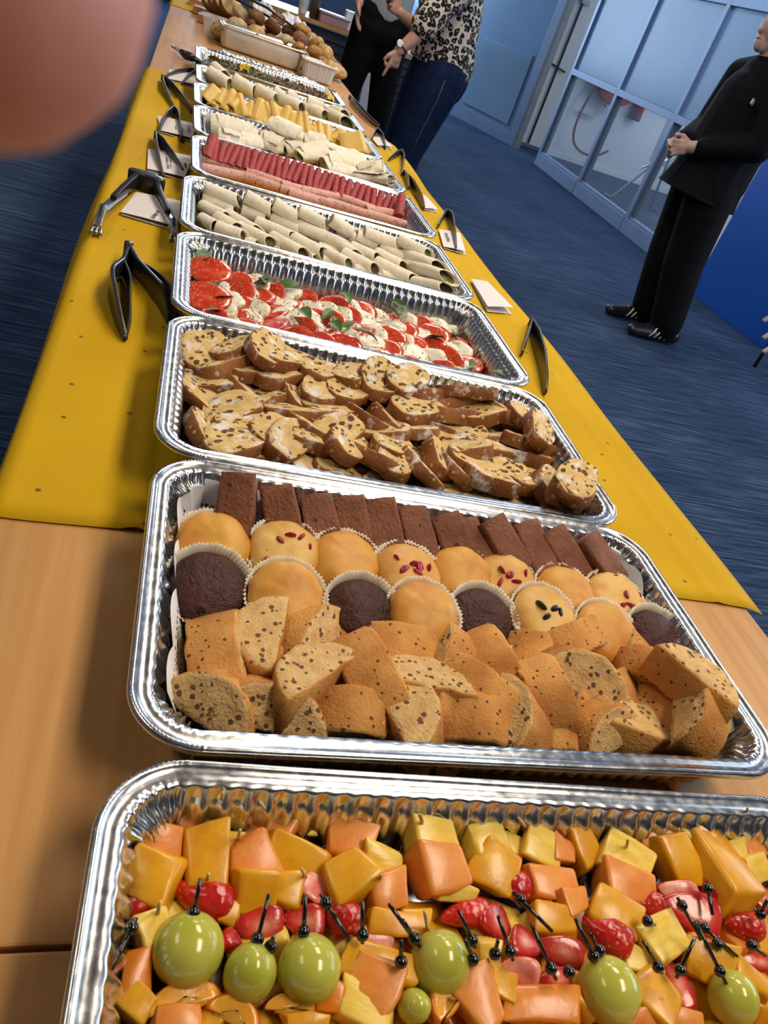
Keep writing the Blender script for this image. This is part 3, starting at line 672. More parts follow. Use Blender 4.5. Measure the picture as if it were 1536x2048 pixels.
for i, s in enumerate(BR.split('|')):
    u, v, ang, tl = map(float, s.split()); z = .790; p = fit(2, u, v - 4, z, my=.104); x = idir(u, v, ang, z); x = (x - Vector((0, 0, tl + .22))).normalized()
    o = link('brownie', BRW[i % 4], mw=frame(x, z=(-.30 + .02 * i + .12 * math.sin(i * 4), -.25 + .1 * math.sin(i * 7), 1), loc=p)); o.scale = (.95 + .08 * math.sin(i * 5), 1, 1); br.append(('back', u, o))
ranked(br, '', 'dark brownie bar, %s from left in the row along the %s of the tray', 'brownie', 'brownies in the pastry tray')
MT['mufpaper'] = MV('muffin_paper', (.80, .72, .60), .08, 20, .7, sss=.2)
MT['mufy'] = MV('yellow_muffin', (.56, .20, .020), 0, 26, .5, bs=180, bst=.3, bd=.001, col2=(.72, .40, .065), sss=.1, sssr=.003, detail=4)
MT['mufb'] = MV('pale_muffin', (.60, .27, .045), 0, 24, .5, bs=180, bst=.3, bd=.001, col2=(.76, .51, .15), sss=.1, sssr=.003, detail=4)
MT['mufc'] = spots_mat('chocolate_muffin', (.038, .011, .008), (.080, .024, .017), (.018, .006, .004), 60, .2, 40, .45, 220, .9, bd=.003)
MT['berry'] = MV('red_berry', (.30, .006, .02), .3, 60, .3, col2=(.46, .02, .05)); MT['blueb'] = MV('blueberry', (.012, .010, .03), .3, 60, .35)
def cup_mesh():
    n = 128; rings = []
    for (r, z, fl) in ((.0235, 0, .2), (.0245, .004, .6), (.0285, .020, 1), (.0325, .036, 1), (.0362, .0445, 1.1), (.0358, .0447, 1.1), (.0322, .036, 1), (.030, .030, 1)):
        rings.append([Vector(((r + .0009 * fl * math.cos(k * PI)) * math.cos(2 * PI * k / n), (r + .0009 * fl * math.cos(k * PI)) * math.sin(2 * PI * k / n), z + .0008 * math.sin(k * .7) * (z > .04))) for k in range(n)])
    vs, fs = loft(rings, True, True, True); return mesh('paper_cup', vs, fs, MT['mufpaper'])
CUP = cup_mesh()
def cake_mesh(kind, seed):
    prof = [(.027, .026), (.0305, .036), (.0322, .0405), (.0318, .0445), (.0285, .0490), (.0235, .0520), (.0165, .0542), (.009, .0553), (.0015, .0556)]
    if kind == 'c': prof = [(r * .96, z - (.0050 if z > .04 else 0)) for r, z in prof]
    vs, fs = loft(lathe_data(prof, 40), True, True, True)
    vs = [v + Vector((0, 0, 1)) * (noise.noise(Vector((v.x * 34, v.y * 34, seed * 2.7))) * .0042 * (v.z > .045) + noise.noise(Vector((v.x * 110, v.y * 110, seed))) * .0011 * (v.z > .043)) for v in vs]
    return mesh('cake', rough(vs, .0007, 120, seed), fs, MT[{'y': 'mufy', 'b': 'mufb', 'c': 'mufc', 'u': 'mufb'}[kind]])
bm = bmesh.new(); bmesh.ops.create_icosphere(bm, subdivisions=2, radius=.0045); BRY = bm_mesh('berry', bm, MT['berry'])
bm = bmesh.new(); bmesh.ops.create_icosphere(bm, subdivisions=2, radius=.0045); BLU = bm_mesh('berry', bm, MT['blueb'])
MUF = 'y 429 1080|b 569 1098|y 693 1119|b 816 1143|y 925 1145|b 1022 1157|y 1134 1184|b 1232 1196|c 418 1172|y 571 1192|c 726 1220|y 842 1231|c 970 1235|u 1087 1236|y 1216 1268|c 1314 1277'
mf = []; rm = random.Random(9)
MLAB = {'y': 'golden yellow muffin', 'b': 'pale muffin with red berries', 'c': 'dark chocolate muffin', 'u': 'browned blueberry muffin'}
for i, s in enumerate(MUF.split('|')):
    k, u, v = s.split(); u, v = float(u), float(v); back = i < 8
    nv = Vector((rm.uniform(-.06, .06), -.30 if back else -.42, 1)).normalized(); p = fit(2, u, v, .804 if back else .800) - nv * (.048 if back else .042)
    e = empty('muffin', p); e.rotation_euler = frame((1, 0, 0), z=nv).to_euler(); sc = .98 + .04 * rm.random(); e.scale = (sc, sc, sc)
    link('paper_cup', CUP, e); link('cake', cake_mesh(k, i), e)
    if k in 'bu':
        for q in range(7):
            a = rm.uniform(0, 6.28); r = .026 * math.sqrt(rm.random()); z = .0560 - (r / .034) ** 2.4 * .017
            link('berry', BLU if k == 'u' else BRY, e, (r * math.cos(a), r * math.sin(a), z - .001), (a, r * 90, 0), (rm.uniform(1.0, 1.5), rm.uniform(1.0, 1.5), .5))
    mf.append((k, 'back' if back else 'front', u, e))
for k in 'ybcu': ranked([(r, u, e) for kk, r, u, e in mf if kk == k], '', MLAB[k] + ', %s of its kind from left in %s muffin row', 'muffin', 'muffins in the pastry tray')
# ---------------------------------------------------------------- paper doilies
def doily_mat():
    m = bpy.data.materials.new('lace_paper'); m.use_nodes = True; nt = m.node_tree; b = nt.nodes['Principled BSDF']
    b.inputs['Base Color'].default_value = (.80, .80, .82, 1); b.inputs['Roughness'].default_value = .8; b.inputs['Subsurface Weight'].default_value = .1; b.inputs['Subsurface Scale'].default_value = .002
    at_ = nd(nt, 'ShaderNodeAttribute', attribute_name='lace'); v = coords(nt, seed=None)
    d = voro(nt, v, 190, rnd=.35); hole = math_n(nt, 'LESS_THAN', d, .34)
    d2 = voro(nt, v, 70, rnd=.2); h2 = math_n(nt, 'GREATER_THAN', d2, .22)
    hole = math_n(nt, 'MULTIPLY', math_n(nt, 'MULTIPLY', hole, h2), at_.outputs['Fac']); nt.links.new(math_n(nt, 'SUBTRACT', 1.0, hole), b.inputs['Alpha'])
    nt.links.new(ramp(nt, noise_n(nt, v, 20, 2), [(.3, (.74, .74, .77)), (.7, (.83, .83, .84))]), b.inputs['Base Color'])
    return m
MT['doily'] = doily_mat()
def doily(i, label, x0=-1.0, x1=1.0, y0=-1.0, y1=1.0, reach=.050):
    """paper lying in the tray and running up its walls; scalloped edge, lace along the border"""
    hx, hy = .2150, .1130; nx, ny = 220, 130; vs = []; fs = []; lace = []; keep = []
    X0, X1, Y0, Y1 = (x0 * (hx + (reach if x0 <= -1 else 0)), x1 * (hx + (reach if x1 >= 1 else 0)), y0 * (hy + (reach if y0 <= -1 else 0)), y1 * (hy + (reach if y1 >= 1 else 0)))
    for j in range(ny + 1):
        for q in range(nx + 1):
            x = X0 + (X1 - X0) * q / nx; y = Y0 + (Y1 - Y0) * j / ny
            ex = max(0, abs(x) - hx); ey = max(0, abs(y) - hy); e = math.hypot(ex, ey); kf = .40 if min(ex, ey) < .003 else .22
            sca = reach * (.80 + .2 * abs(math.sin(x * 52 if ex < ey else y * 52)))
            if ex > .003 and ey > .003: sca = reach * 1.2
            keep.append(e <= sca * 1.0001)
            if e > sca: ex *= sca / e; ey *= sca / e; e = sca
            cx = math.copysign(min(abs(x), hx + ex * kf), x); cy = math.copysign(min(abs(y), hy + ey * kf), y)
            z = .0012 + min(.060, e) + .0008 * noise.noise(Vector((x * 30, y * 30, i)))
            d = max(abs(x) - hx, abs(y) - hy); lace.append(1.0 if -.012 < d < reach * .72 and not (ex > .004 and ey > .004 and e > reach * .55) else 0.0)
            vs.append((cx, cy, z))
    for j in range(ny):
        for q in range(nx):
            a = j * (nx + 1) + q; f = (a, a + 1, a + nx + 2, a + nx + 1)
            if any(keep[k] for k in f): fs.append(f)
    me = mesh('paper_doily', vs, fs, MT['doily']); at_ = me.attributes.new('lace', 'FLOAT', 'POINT'); at_.data.foreach_set('value', lace)
    bm = bmesh.new(); bm.from_mesh(me); bmesh.ops.delete(bm, geom=[v for v in bm.verts if not v.link_faces], context='VERTS'); bm.to_mesh(me); bm.free()
    tx, ty, ta = TRAYS[i]
    return tag(link('paper_doily', me, None, (tx, ty, FLOOR), (0, 0, ta)), label, 'doily', 'white lace paper doilies')
doily(2, 'white lace paper doily lining the pastry tray', y0=-.96, reach=.060)
doily(5, 'white lace paper doily showing at the right end of the tray of tight wraps', x0=.2, reach=.054)
doily(7, 'white lace paper doily showing at the left end of the tray of folded wraps', x1=-.2, reach=.054)

# ---------------------------------------------------------------- stollen tray
MT['stcrumb'] = spots_mat('stollen_crumb', (.60, .39, .135), (.76, .55, .25), (.12, .055, .02), 80, .38, 60, .8, 260, .8, sugar=.085, stretch=(1, 1.5, 1))
MT['stcrust'] = spots_mat('stollen_crust', (.19, .064, .018), (.38, .155, .048), (.60, .43, .24), 85, .22, 30, .6, 200, .6, sugar=.03)
def stollen_out(L, H, seed):
    pts = []
    for i in range(30):
        a = 2 * PI * i / 30; c, s = math.cos(a), math.sin(a)
        x = L / 2 * math.copysign(abs(c) ** .8, c); y = H / 2 * math.copysign(abs(s) ** (.75 if s < 0 else .95), s) * (.72 if s < 0 else 1.15)
        k = 1 + .14 * noise.noise(Vector((c * 1.3, s * 1.3, seed * 2.3))); pts.append((x * k, y * k))
    return pts
STO = [slab('stollen_slice', stollen_out(.088, .058, i), .017 + .002 * (i % 3), [MT['stcrust'], MT['stcrumb']], .0018, 4, .0022, 55, 60 + i, 0, 0, 1) for i in range(7)]
SA = '195 140 -35|290 125 -10|260 178 -15|390 130 -60|335 198 -10|455 165 -5|440 212 -10|565 205 -40|575 255 -25|665 215 -50|655 262 -20|750 222 -30|775 268 -10|835 232 -30|905 270 0|900 300 5|975 290 0|1020 262 15|860 325 -10|990 340 0|1065 335 -10|1140 340 20|1190 335 70|1240 375 75|1215 425 10'
SB = '200 235 5|180 290 30|300 255 40|385 285 -10|285 325 -15|468 270 60|590 330 -5|688 340 40|765 352 50|480 335 10|590 365 10|745 388 5|850 385 0|925 375 20|1010 415 -10|1095 448 -10|1190 465 10|1110 410 5'
SC_ = '165 390 70|330 372 -4|290 428 -20|410 400 -35|455 425 -50|515 375 40|540 415 20|600 410 -30|650 440 -45|710 470 40|790 440 -55|810 490 -50|865 500 60|925 470 70|980 500 65|1045 505 15|1110 545 0|1140 530 -40|1215 545 -50|1290 575 -60|1345 595 -60|1385 590 -65|1430 605 -75|1000 455 0'
st = []; rs = random.Random(21)
for row, txt, nz, zz in (('back', SA, (.30, .55, 1), .797), ('middle', SB, (.25, .30, 1), .785), ('front', SC_, (.40, .22, 1), .789)):
    for n_, s in enumerate(txt.split('|')):
        a, b, ang = map(float, s.split()); u = 290 + .6315 * a; v = 620 + .6315 * b
        z = zz + rs.uniform(-.003, .004); p = fit(3, u, v, z, mx=.212, my=.105); x = idir(u, v, ang, z) + Vector((0, 0, rs.uniform(-.25, .25)))
        nv = Vector(nz) + Vector((rs.uniform(-.35, .35), rs.uniform(-.3, .25), 0))
        o = link('stollen_slice', rs.choice(STO), mw=frame(x, z=nv, loc=p)); k = rs.uniform(.82, 1.0); o.scale = (k, k, k); st.append((row, u, o))
under = []
for j in range(3):
    for q in range(9):
        p = tw(3, -.18 + q * .045 + rs.uniform(-.006, .006), -.075 + .072 * j, .768)
        o = link('stollen_slice', rs.choice(STO), mw=frame((math.cos(q), math.sin(q), .1), z=(.2, .1, 1), loc=p)); under.append((nth(3 - j), p.x, o))
ranked(under, '', 'stollen slice underneath the others, %s from left in its %s row', 'stollen slice', 'stollen slices underneath')
ranked(st, '', 'sugar-dusted raisin stollen slice, %s from left in the %s row', 'stollen slice', 'slices in the stollen tray')
# yellow and white printed paper showing behind the stollen
MT['yelpaper'] = spots_mat('printed_paper', (.74, .72, .68), (.80, .78, .74), (.78, .54, .02), 26, .42, 10, .7, 60, .05)
def liner(i, lx0, lx1, mat, label, h=.034, name='paper_liner'):
    n = 24; vs = []; fs = []
    for q in range(n + 1):
        x = lx0 + (lx1 - lx0) * q / n; hh = h * (.8 + .3 * noise.noise(Vector((x * 20, 1, i))))
        vs += [(x, .100, .004), (x, .112, .004 + hh * .5), (x, .1205, .004 + hh)]
    for q in range(n):
        a = q * 3
        for k in (0, 1): fs.append((a + k, a + 3 + k, a + 4 + k, a + 1 + k))
    tx, ty, ta = TRAYS[i]; o = link(name, mesh(name, vs, fs, mat), None, (tx, ty, FLOOR), (0, 0, ta))
    m_ = o.modifiers.new('thickness', 'SOLIDIFY'); m_.thickness = .0004
    return tag(o, label, 'paper', 'paper liners in the stollen tray')
liner(3, -.205, -.06, MT['yelpaper'], 'white paper liner with yellow print behind the leftmost stollen slices', .055)
liner(3, -.02, .115, MV('yellow_liner', (.76, .52, .03), .05, 20, .7), 'plain yellow paper liner behind the middle of the stollen', .052)

# ---------------------------------------------------------------- caprese tray
def tomato_mat():
    m, nt, b = base('tomato_flesh', .18, sss=.3, sssr=.005, coat=.5)
    v = coords(nt, seed=None); g = nd(nt, 'ShaderNodeSeparateXYZ'); nt.links.new(v, g.inputs[0])
    vl = nd(nt, 'ShaderNodeVectorMath', operation='LENGTH'); nt.links.new(v, vl.inputs[0])
    v2 = coords(nt); f = noise_n(nt, v2, 70, 3)
    c = ramp(nt, f, [(.3, (.52, .030, .010)), (.55, (.62, .055, .022)), (.72, (.74, .16, .07))])
    d = voro(nt, v2, 190); s = math_n(nt, 'LESS_THAN', d, .22); c = mix(nt, math_n(nt, 'MULTIPLY', s, .8), c, (.72, .36, .10))
    nt.links.new(c, b.inputs['Base Color']); bump(nt, b, noise_n(nt, v2, 160, 2), .3, .002); return m
MT['tomf'] = tomato_mat(); MT['toms'] = MV('tomato_skin', (.50, .018, .010), .15, 40, .15, sss=.15, coat=.5)
def mozz_mat():
    m, nt, b = base('mozzarella', .35, sss=.3, sssr=.004)
    v = coords(nt); c = ramp(nt, noise_n(nt, v, 50, 3), [(.3, (.80, .76, .62)), (.7, (.86, .84, .76))])
    h = noise_n(nt, v, 55, 3, .6); hf = ramp(nt, h, [(.56, (0, 0, 0)), (.64, (.85, .85, .85))]); d = noise_n(nt, v, 320, 2)
    hc = ramp(nt, d, [(.4, (.62, .56, .22)), (.6, (.30, .27, .05))]); nt.links.new(mix(nt, hf, c, hc), b.inputs['Base Color']); bump(nt, b, noise_n(nt, v, 120, 3), .3, .002); return m
MT['mozz'] = mozz_mat()
TOM = [slab('tomato_slice', circ(26, .0265 + .002 * i, .0245 + .001 * i, .10, i), .0085, [MT['toms'], MT['tomf']], .001, 3, .0009, 70, i, .0008, 0, 1) for i in range(4)]
MOZ = [slab('mozzarella_slice', circ(26, .0255 + .0015 * i, .022 + .001 * i, .16, 9 + i), .010, [MT['mozz']], .0022, 3, .0014, 70, 9 + i, .0012) for i in range(4)]
MT['leaf'] = MV('basil_leaf', (.040, .115, .018), .3, 50, .45, col2=(.10, .22, .045), sss=.1)
def leaf_mesh(L, W, curl, seed):
    vs = []; fs = []; n = 8
    for i in range(n + 1):
        t = i / n; w = W * math.sin(PI * min(1, t * .92 + .04)) ** .8
        for j in range(5):
            s = (j - 2) / 2; vs.append(Vector((t * L, s * w / 2, -curl * t * t * L + abs(s) * w * .22 + .002 * noise.noise(Vector((t * 3, s, seed))))))
    for i in range(n):
        for j in range(4): a = i * 5 + j; fs.append((a, a + 1, a + 6, a + 5))
    return mesh('leaf', vs, fs, MT['leaf'])
LEAF = [leaf_mesh(.030 + .004 * i, .016 + .002 * i, .4, i) for i in range(3)]
cp = []; rc = random.Random(4)
KEY = [('m', 195, 127, 0), ('t', 245, 125, 0), ('t', 175, 190, 0), ('t', 165, 300, 0), ('t', 330, 170, 0), ('m', 300, 225, 0), ('m', 150, 240, 0)]
used_px = []
rows = [(.088, 'back', 17), (.048, 'second', 18), (.006, 'middle', 18), (-.036, 'fourth', 18), (-.078, 'front', 17)]
for j, (ly, rn_, n) in enumerate(rows):
    for q in range(n):
        lx = -.208 + .425 * (q + .5 * (j % 2)) / n
        k = 't' if (q + j * 2 // 2) % 2 == 0 else 'm'
        if rc.random() < .12: k = 't' if k == 'm' else 'm'
        if rn_ == 'back' and lx < -.02 and q % 3 == 1: ly2 = ly - .012
        else: ly2 = ly
        p = tw(4, lx + rc.uniform(-.005, .005), ly2 + rc.uniform(-.007, .007), .772 + rc.uniform(0, .005))
        nv = Vector((-.55 + rc.uniform(-.3, .25), -.40 + rc.uniform(-.3, .3), 1)); x = Vector((math.cos(rc.uniform(-.8, .8)), math.sin(rc.uniform(-1, 1)), .2))
        o = link('tomato_slice' if k == 't' else 'mozzarella_slice', rc.choice(TOM if k == 't' else MOZ), mw=frame(x, z=nv, loc=p)); s_ = rc.uniform(.84, 1.04); o.scale = (s_, s_, s_)
        cp.append((k, rn_, lx, o))
for (k, zx, zy, ang) in KEY[:4]:
    u, v = 330 + .488 * zx, 450 + .488 * zy; p = at(u, v, .788)
    o = link('tomato_slice' if k == 't' else 'mozzarella_slice', (TOM if k == 't' else MOZ)[3], mw=frame((1, .1, .1), z=(-.1, -.35, 1), loc=p)); o.scale = (1.1, 1.1, 1.1); cp.append((k, 'topmost', u, o))
for kk, nm, cat in (('t', 'wet red tomato slice', 'tomato slice'), ('m', 'white mozzarella slice', 'mozzarella slice')):
    ranked([(r, u, o) for k, r, u, o in cp if k == kk], '', nm + ', %s of its kind from left in %s row', cat, cat + 's in the caprese tray')
lf = []
for s in '115 130|125 150|310 125|430 170|440 225|415 240|205 260|105 240|550 345|280 300|545 240|755 320|690 350|690 375|985 345|960 380|790 400|1190 450|680 400|195 345|1250 580|1150 470|1330 600|870 475|1000 355|590 90'.split('|')[:25]:
    a, b = map(float, s.split()); p = at(330 + .488 * a, 450 + .488 * b, .794)
    o = link('basil_leaf', rc.choice(LEAF), None, p, (rc.uniform(-.5, .5), rc.uniform(-.6, .2), rc.uniform(0, 6.28))); lf.append(('caprese', a, o))
ranked(lf, '', 'small green basil leaf, %s from the left on the %s', 'leaf', 'basil leaves on the caprese')
bm = bmesh.new()
for q in range(1500):
    lx, ly = rc.uniform(-.205, .205), rc.uniform(-.095, .10)
    if noise.noise(Vector((lx * 30, ly * 30, 5))) < .08: continue
    p = tw(4, lx, ly, .787 + rc.uniform(-.004, .006)); m_ = Matrix.Translation(p) @ Euler((rc.uniform(0, 6), rc.uniform(0, 6), rc.uniform(0, 6))).to_matrix().to_4x4()
    box_bm(bm, rc.uniform(.0012, .0030), rc.uniform(.0008, .0018), .0006, (0, 0, 0), m_)
o = link('chopped_herbs', bm_mesh('chopped_herbs', bm, MV('dried_herb', (.20, .17, .03), .5, 200, .7, col2=(.36, .32, .09)), False)); tag(o, 'green chopped herbs scattered over the caprese', 'herbs', kind='stuff')
# ---------------------------------------------------------------- wraps
def tortilla_mat(name='tortilla', k=1.0):
    m, nt, b = base(name, .75, sss=.15, sssr=.003, spec=.2)
    v = coords(nt, (7, 1, 1)); c = ramp(nt, noise_n(nt, v, .9, 3), [(.3, dk((.84, .76, .60), k)), (.7, dk((.92, .87, .74), k))])
    tc = coords(nt, kind='Generated'); d = noise_n(nt, v, 2.6, 4, .65); s = ramp(nt, d, [(.62, (0, 0, 0)), (.70, (.7, .7, .7))])
    nt.links.new(mix(nt, s, c, (.34, .19, .08)), b.inputs['Base Color']); bump(nt, b, noise_n(nt, v, 2.2, 3), .12, .1); return m
MT['tort'] = tortilla_mat(); MT['fill'] = spots_mat('wrap_filling', (.06, .045, .015), (.20, .12, .05), (.10, .16, .04), 8, .45, 5, .6, 30, .8)
MT['fillg'] = spots_mat('green_wrap_filling', (.14, .17, .04), (.42, .42, .16), (.06, .04, .02), 8, .4, 5, .6, 30, .8)
def wrap_mesh(seed, fill='fill', bulge=0.0, crumple=.03, skew=.0, taper=0.0, bias=0.0):
    """rolled tortilla of unit length and radius: spiral outline, open ends with filling set back"""
    n = 28; rings = []; rn = random.Random(seed); ns = 12
    def prof(x, k=1.0, off=0.0):
        ring = []
        for j in range(n):
            a = 2 * PI * j / n; r = (.92 + .13 * j / n) * k * (1 + bulge * math.cos(x * PI)) * (1 - taper * (x + .5))
            r *= 1 + crumple * noise.noise(Vector((math.cos(a) * 1.2 + seed, math.sin(a) * 1.2, x * 3)))
            ring.append(Vector((x + off + skew * math.cos(a + 1) + bias * max(0, x + .1) ** 2 * (math.cos(a) * .8 - math.sin(a) * .6) * k, math.cos(a) * r, math.sin(a) * r)))
        return ring
    seq = [(-.5, .80, .10), (-.5, .86, 0)] + [(-.5 + i / ns, 1.0, 0) for i in range(ns + 1)] + [(.5, .86, 0), (.5, .80, -.10)]
    rings = [prof(x, k, o) for x, k, o in seq]; vs, fs = loft(rings); mi = [0] * (len(fs) - 2) + [1, 1]
    return mesh('wrap', vs, fs, [MT['tort'], MT[fill]], mi)
WR = [wrap_mesh(i, 'fill' if i % 3 else 'fillg', 0, .06, .012, 0, .42) for i in range(6)]
WS = '105 440 305 520|335 490 470 570|480 530 605 610|610 565 750 640|775 610 890 690|945 680 1115 745|1130 715 1275 795|95 492 290 578|315 562 445 615|470 600 620 670|600 640 770 715|900 695 1010 760|1030 750 1170 825|1140 785 1335 862|82 540 245 612|245 588 400 680|400 630 590 712|690 675 860 760|790 720 905 800|880 755 1015 815|1010 790 1150 862|1170 840 1375 910|75 602 190 655|195 605 300 668|310 650 470 735|475 705 640 795|585 712 745 795|745 780 870 845|845 790 1005 872|1010 835 1205 930|1205 880 1290 925|1205 935 1370 968|190 655 330 705|870 700 960 740'
wp = []
for n_, s in enumerate(WS.split('|')):
    a, b, c, d = map(float, s.split()); row = 'back' if n_ < 7 else ('second' if n_ < 14 else ('third' if n_ < 22 else 'front'))
    z = {'back': .786, 'second': .784, 'third': .783, 'front': .780}[row]
    p, q = fit(5, 360 + .3906 * a, 200 + .3906 * b, z), fit(5, 360 + .3906 * c, 200 + .3906 * d, z); L = (q - p).length * 1.04; r = .0138 + .001 * ((n_ * 7) % 3)
    o = link('rolled_wrap', WR[n_ % 6], mw=frame(q - p, z=(.2 * math.sin(n_), .3, 1), loc=(p + q) / 2)); o.scale = (L, r, r * .88); wp.append((row, a, o))
ranked(wp, '', 'tightly rolled wrap, %s from left in the %s row of packed wraps', 'wrap', 'wraps in the tray of tight wraps')
uw = []
for j in range(3):
    for q in range(4):
        p = tw(5, -.16 + q * .107, -.07 + .07 * j, .7685); o = link('rolled_wrap', WR[q], mw=frame((1, -.1, 0), loc=p)); o.scale = (.10, .0125, .0115); uw.append((nth(3 - j), p.x, o))
ranked(uw, '', 'rolled wrap under the upper layer, %s from left in its %s row', 'wrap', 'wraps underneath')
WS9 = '150 560 310 660|335 610 495 712|520 690 665 772|705 760 865 842|885 820 1045 902|1070 870 1210 955|640 690 700 745|740 725 815 765|900 780 1030 832|1100 850 1205 892|190 520 270 590'
w9 = []
for n_, s in enumerate(WS9.split('|')):
    a, b, c, d = map(float, s.split()); z = .794 if n_ < 6 else .780
    p, q = fit(9, 380 + .2604 * a, .2604 * b, z), fit(9, 380 + .2604 * c, .2604 * d, z); r = .0245 if n_ < 6 else .021
    o = link('rolled_wrap', WR[(n_ * 2 + 1) % 6 if n_ not in (0, 2, 4) else (3 if n_ == 0 else 0)], mw=frame(q - p, z=(.1, .3, 1), loc=(p + q) / 2)); o.scale = ((q - p).length * 1.05, r, r * .9); w9.append(('front' if n_ < 6 else 'back', a, o))
ranked(w9, '', 'open-ended wrap, %s from left in the %s row of the far wraps', 'wrap', 'wraps in the far wrap tray')
# loosely folded wraps
FW = [wrap_mesh(40 + i, 'fillg' if i % 2 else 'fill', .22, .34, .05, .25) for i in range(5)]
def flap_mesh(seed):
    n = 12; vs = []; fs = []
    for i in range(n + 1):
        for j in range(n + 1):
            s, t = i / n - .5, j / n - .5; a = t * 2.4
            vs.append(Vector((s * (1 - .5 * abs(t)), math.sin(a) * 1.08, math.cos(a) * 1.08 + .08 * noise.noise(Vector((s * 4, t * 4, seed))))))
    for i in range(n):
        for j in range(n): k = i * (n + 1) + j; fs.append((k, k + 1, k + n + 2, k + n + 1))
    return mesh('flap', vs, fs, MT['tort'])
FLAP = [flap_mesh(i) for i in range(3)]
WS7 = '170 120 400 190 .036|300 200 420 225 .024|420 195 540 245 .030|470 120 640 200 .028|540 250 660 235 .026|610 290 760 245 .028|700 240 830 285 .030|740 330 940 310 .031|910 380 1060 345 .033|760 360 940 400 .024|880 395 1090 440 .022|960 420 1100 420 .022|200 180 330 215 .026|640 200 760 230 .024'
w7 = []
for n_, s in enumerate(WS7.split('|')):
    a, b, c, d, r = map(float, s.split()); z = .784 + r * .25
    p, q = fit(7, 360 + .3906 * a, 200 + .3906 * b, z, my=.100), fit(7, 360 + .3906 * c, 200 + .3906 * d, z, my=.100); L = (q - p).length * 1.05
    e = empty('folded_wrap', (p + q) / 2); e.rotation_euler = frame(q - p, z=(.2 * math.sin(n_ * 2), -.2, 1)).to_euler()
    link('roll', FW[n_ % 5], e, scale=(L, r * .95, r * .62)); link('flap', FLAP[n_ % 3], e, (-.05 * L, 0, 0), (.5 * math.sin(n_ * 3), 0, 0), (L * .8, r * 1.0, r * .66)); w7.append(('left half' if a < 560 else 'right half', a, e))
ranked(w7, '', 'large folded wrap, %s from left in the %s of its tray', 'wrap', 'folded wraps')

# ---------------------------------------------------------------- cold meats
MT['salami'] = spots_mat('salami', (.42, .060, .072), (.54, .11, .12), (.68, .32, .30), 5.5, .30, 2, .45, 8, .2, sss=.1, stretch=(6, 1, 1), bd=.02)
MT['ham'] = spots_mat('ham', (.70, .36, .31), (.80, .50, .44), (.38, .13, .09), 2.2, .30, 1, .4, 6, .2, sss=.1, stretch=(9.5, 1, 1), bd=.02)
MT['hamedge'] = MV('ham_edge', (.50, .16, .05), .2, 50, .4)
def roll_mesh(name, mats, seed, n=18, ns=8, tp=.12):
    rings = []
    for x, k in [(-.5, .55), (-.5, .8)] + [(-.5 + i / ns, 1.0) for i in range(ns + 1)] + [(.5, .8), (.5, .55)]:
        ring = []
        for j in range(n):
            a = 2 * PI * j / n; r = (.88 + .2 * j / n) * k * (1 - tp * (x + .5)) * (1 + .05 * noise.noise(Vector((x * 3, a, seed))))
            ring.append(Vector((x, math.cos(a) * r, math.sin(a) * r)))
        rings.append(ring)
    vs, fs = loft(rings); return mesh(name, vs, fs, mats, [0] * (len(fs) - 2) + [len(mats) - 1] * 2)
SAL = [roll_mesh('salami_roll', [MT['salami']], i) for i in range(4)]; HAM = [roll_mesh('ham_roll', [MT['ham'], MT['hamedge']], 9 + i, 22, 10, .1) for i in range(4)]
sl = []
cs = [(130, 235, 1.5)] + [(180 + 905 * i / 28, 262 + 283 * i / 28 - 18 * math.sin(PI * i / 28), 1.0) for i in range(29)] + [(1128, 540, 1.35)]
for n_, (a, b, k) in enumerate(cs):
    u, v = 360 + .3906 * a, 200 + .3906 * b; z = .788; p = fit(6, u, v, z, my=.098); ax = Vector((.12 + .1 * math.sin(n_ * 5), .55, .55)).normalized()
    o = link('salami_roll', SAL[n_ % 4], mw=frame(ax, z=(.1 * math.sin(n_), -.6, 1), loc=p)); o.scale = (.052 * (1 + .15 * (k - 1)), .0086 * k, .0095 * k); sl.append(('back', a, o))
ranked(sl, '', 'pink rolled salami slice, %s from left at the %s of the tray', 'salami', 'salami rolls')
HS = '108 302 365 368|345 372 560 442|525 440 800 498|790 490 985 560|955 562 1195 602|105 348 345 395|328 392 545 462|520 458 775 535|760 525 985 595|965 588 1205 655|560 480 700 520|1050 590 1190 625'
hm = []
for n_, s in enumerate(HS.split('|')):
    a, b, c, d = map(float, s.split()); z = .786 if n_ < 5 else .780
    p, q = at(360 + .3906 * a, 200 + .3906 * b, z), at(360 + .3906 * c, 200 + .3906 * d, z)
    o = link('ham_roll', HAM[n_ % 4], mw=frame(q - p, z=(.1, -.2, 1), loc=(p + q) / 2)); o.scale = ((q - p).length * 1.06, .0125, .0125); hm.append(('back' if n_ < 5 else 'front', a, o))
ranked(hm, '', 'long pale pink ham roll, %s from the left in the %s row of ham', 'ham', 'ham rolls')

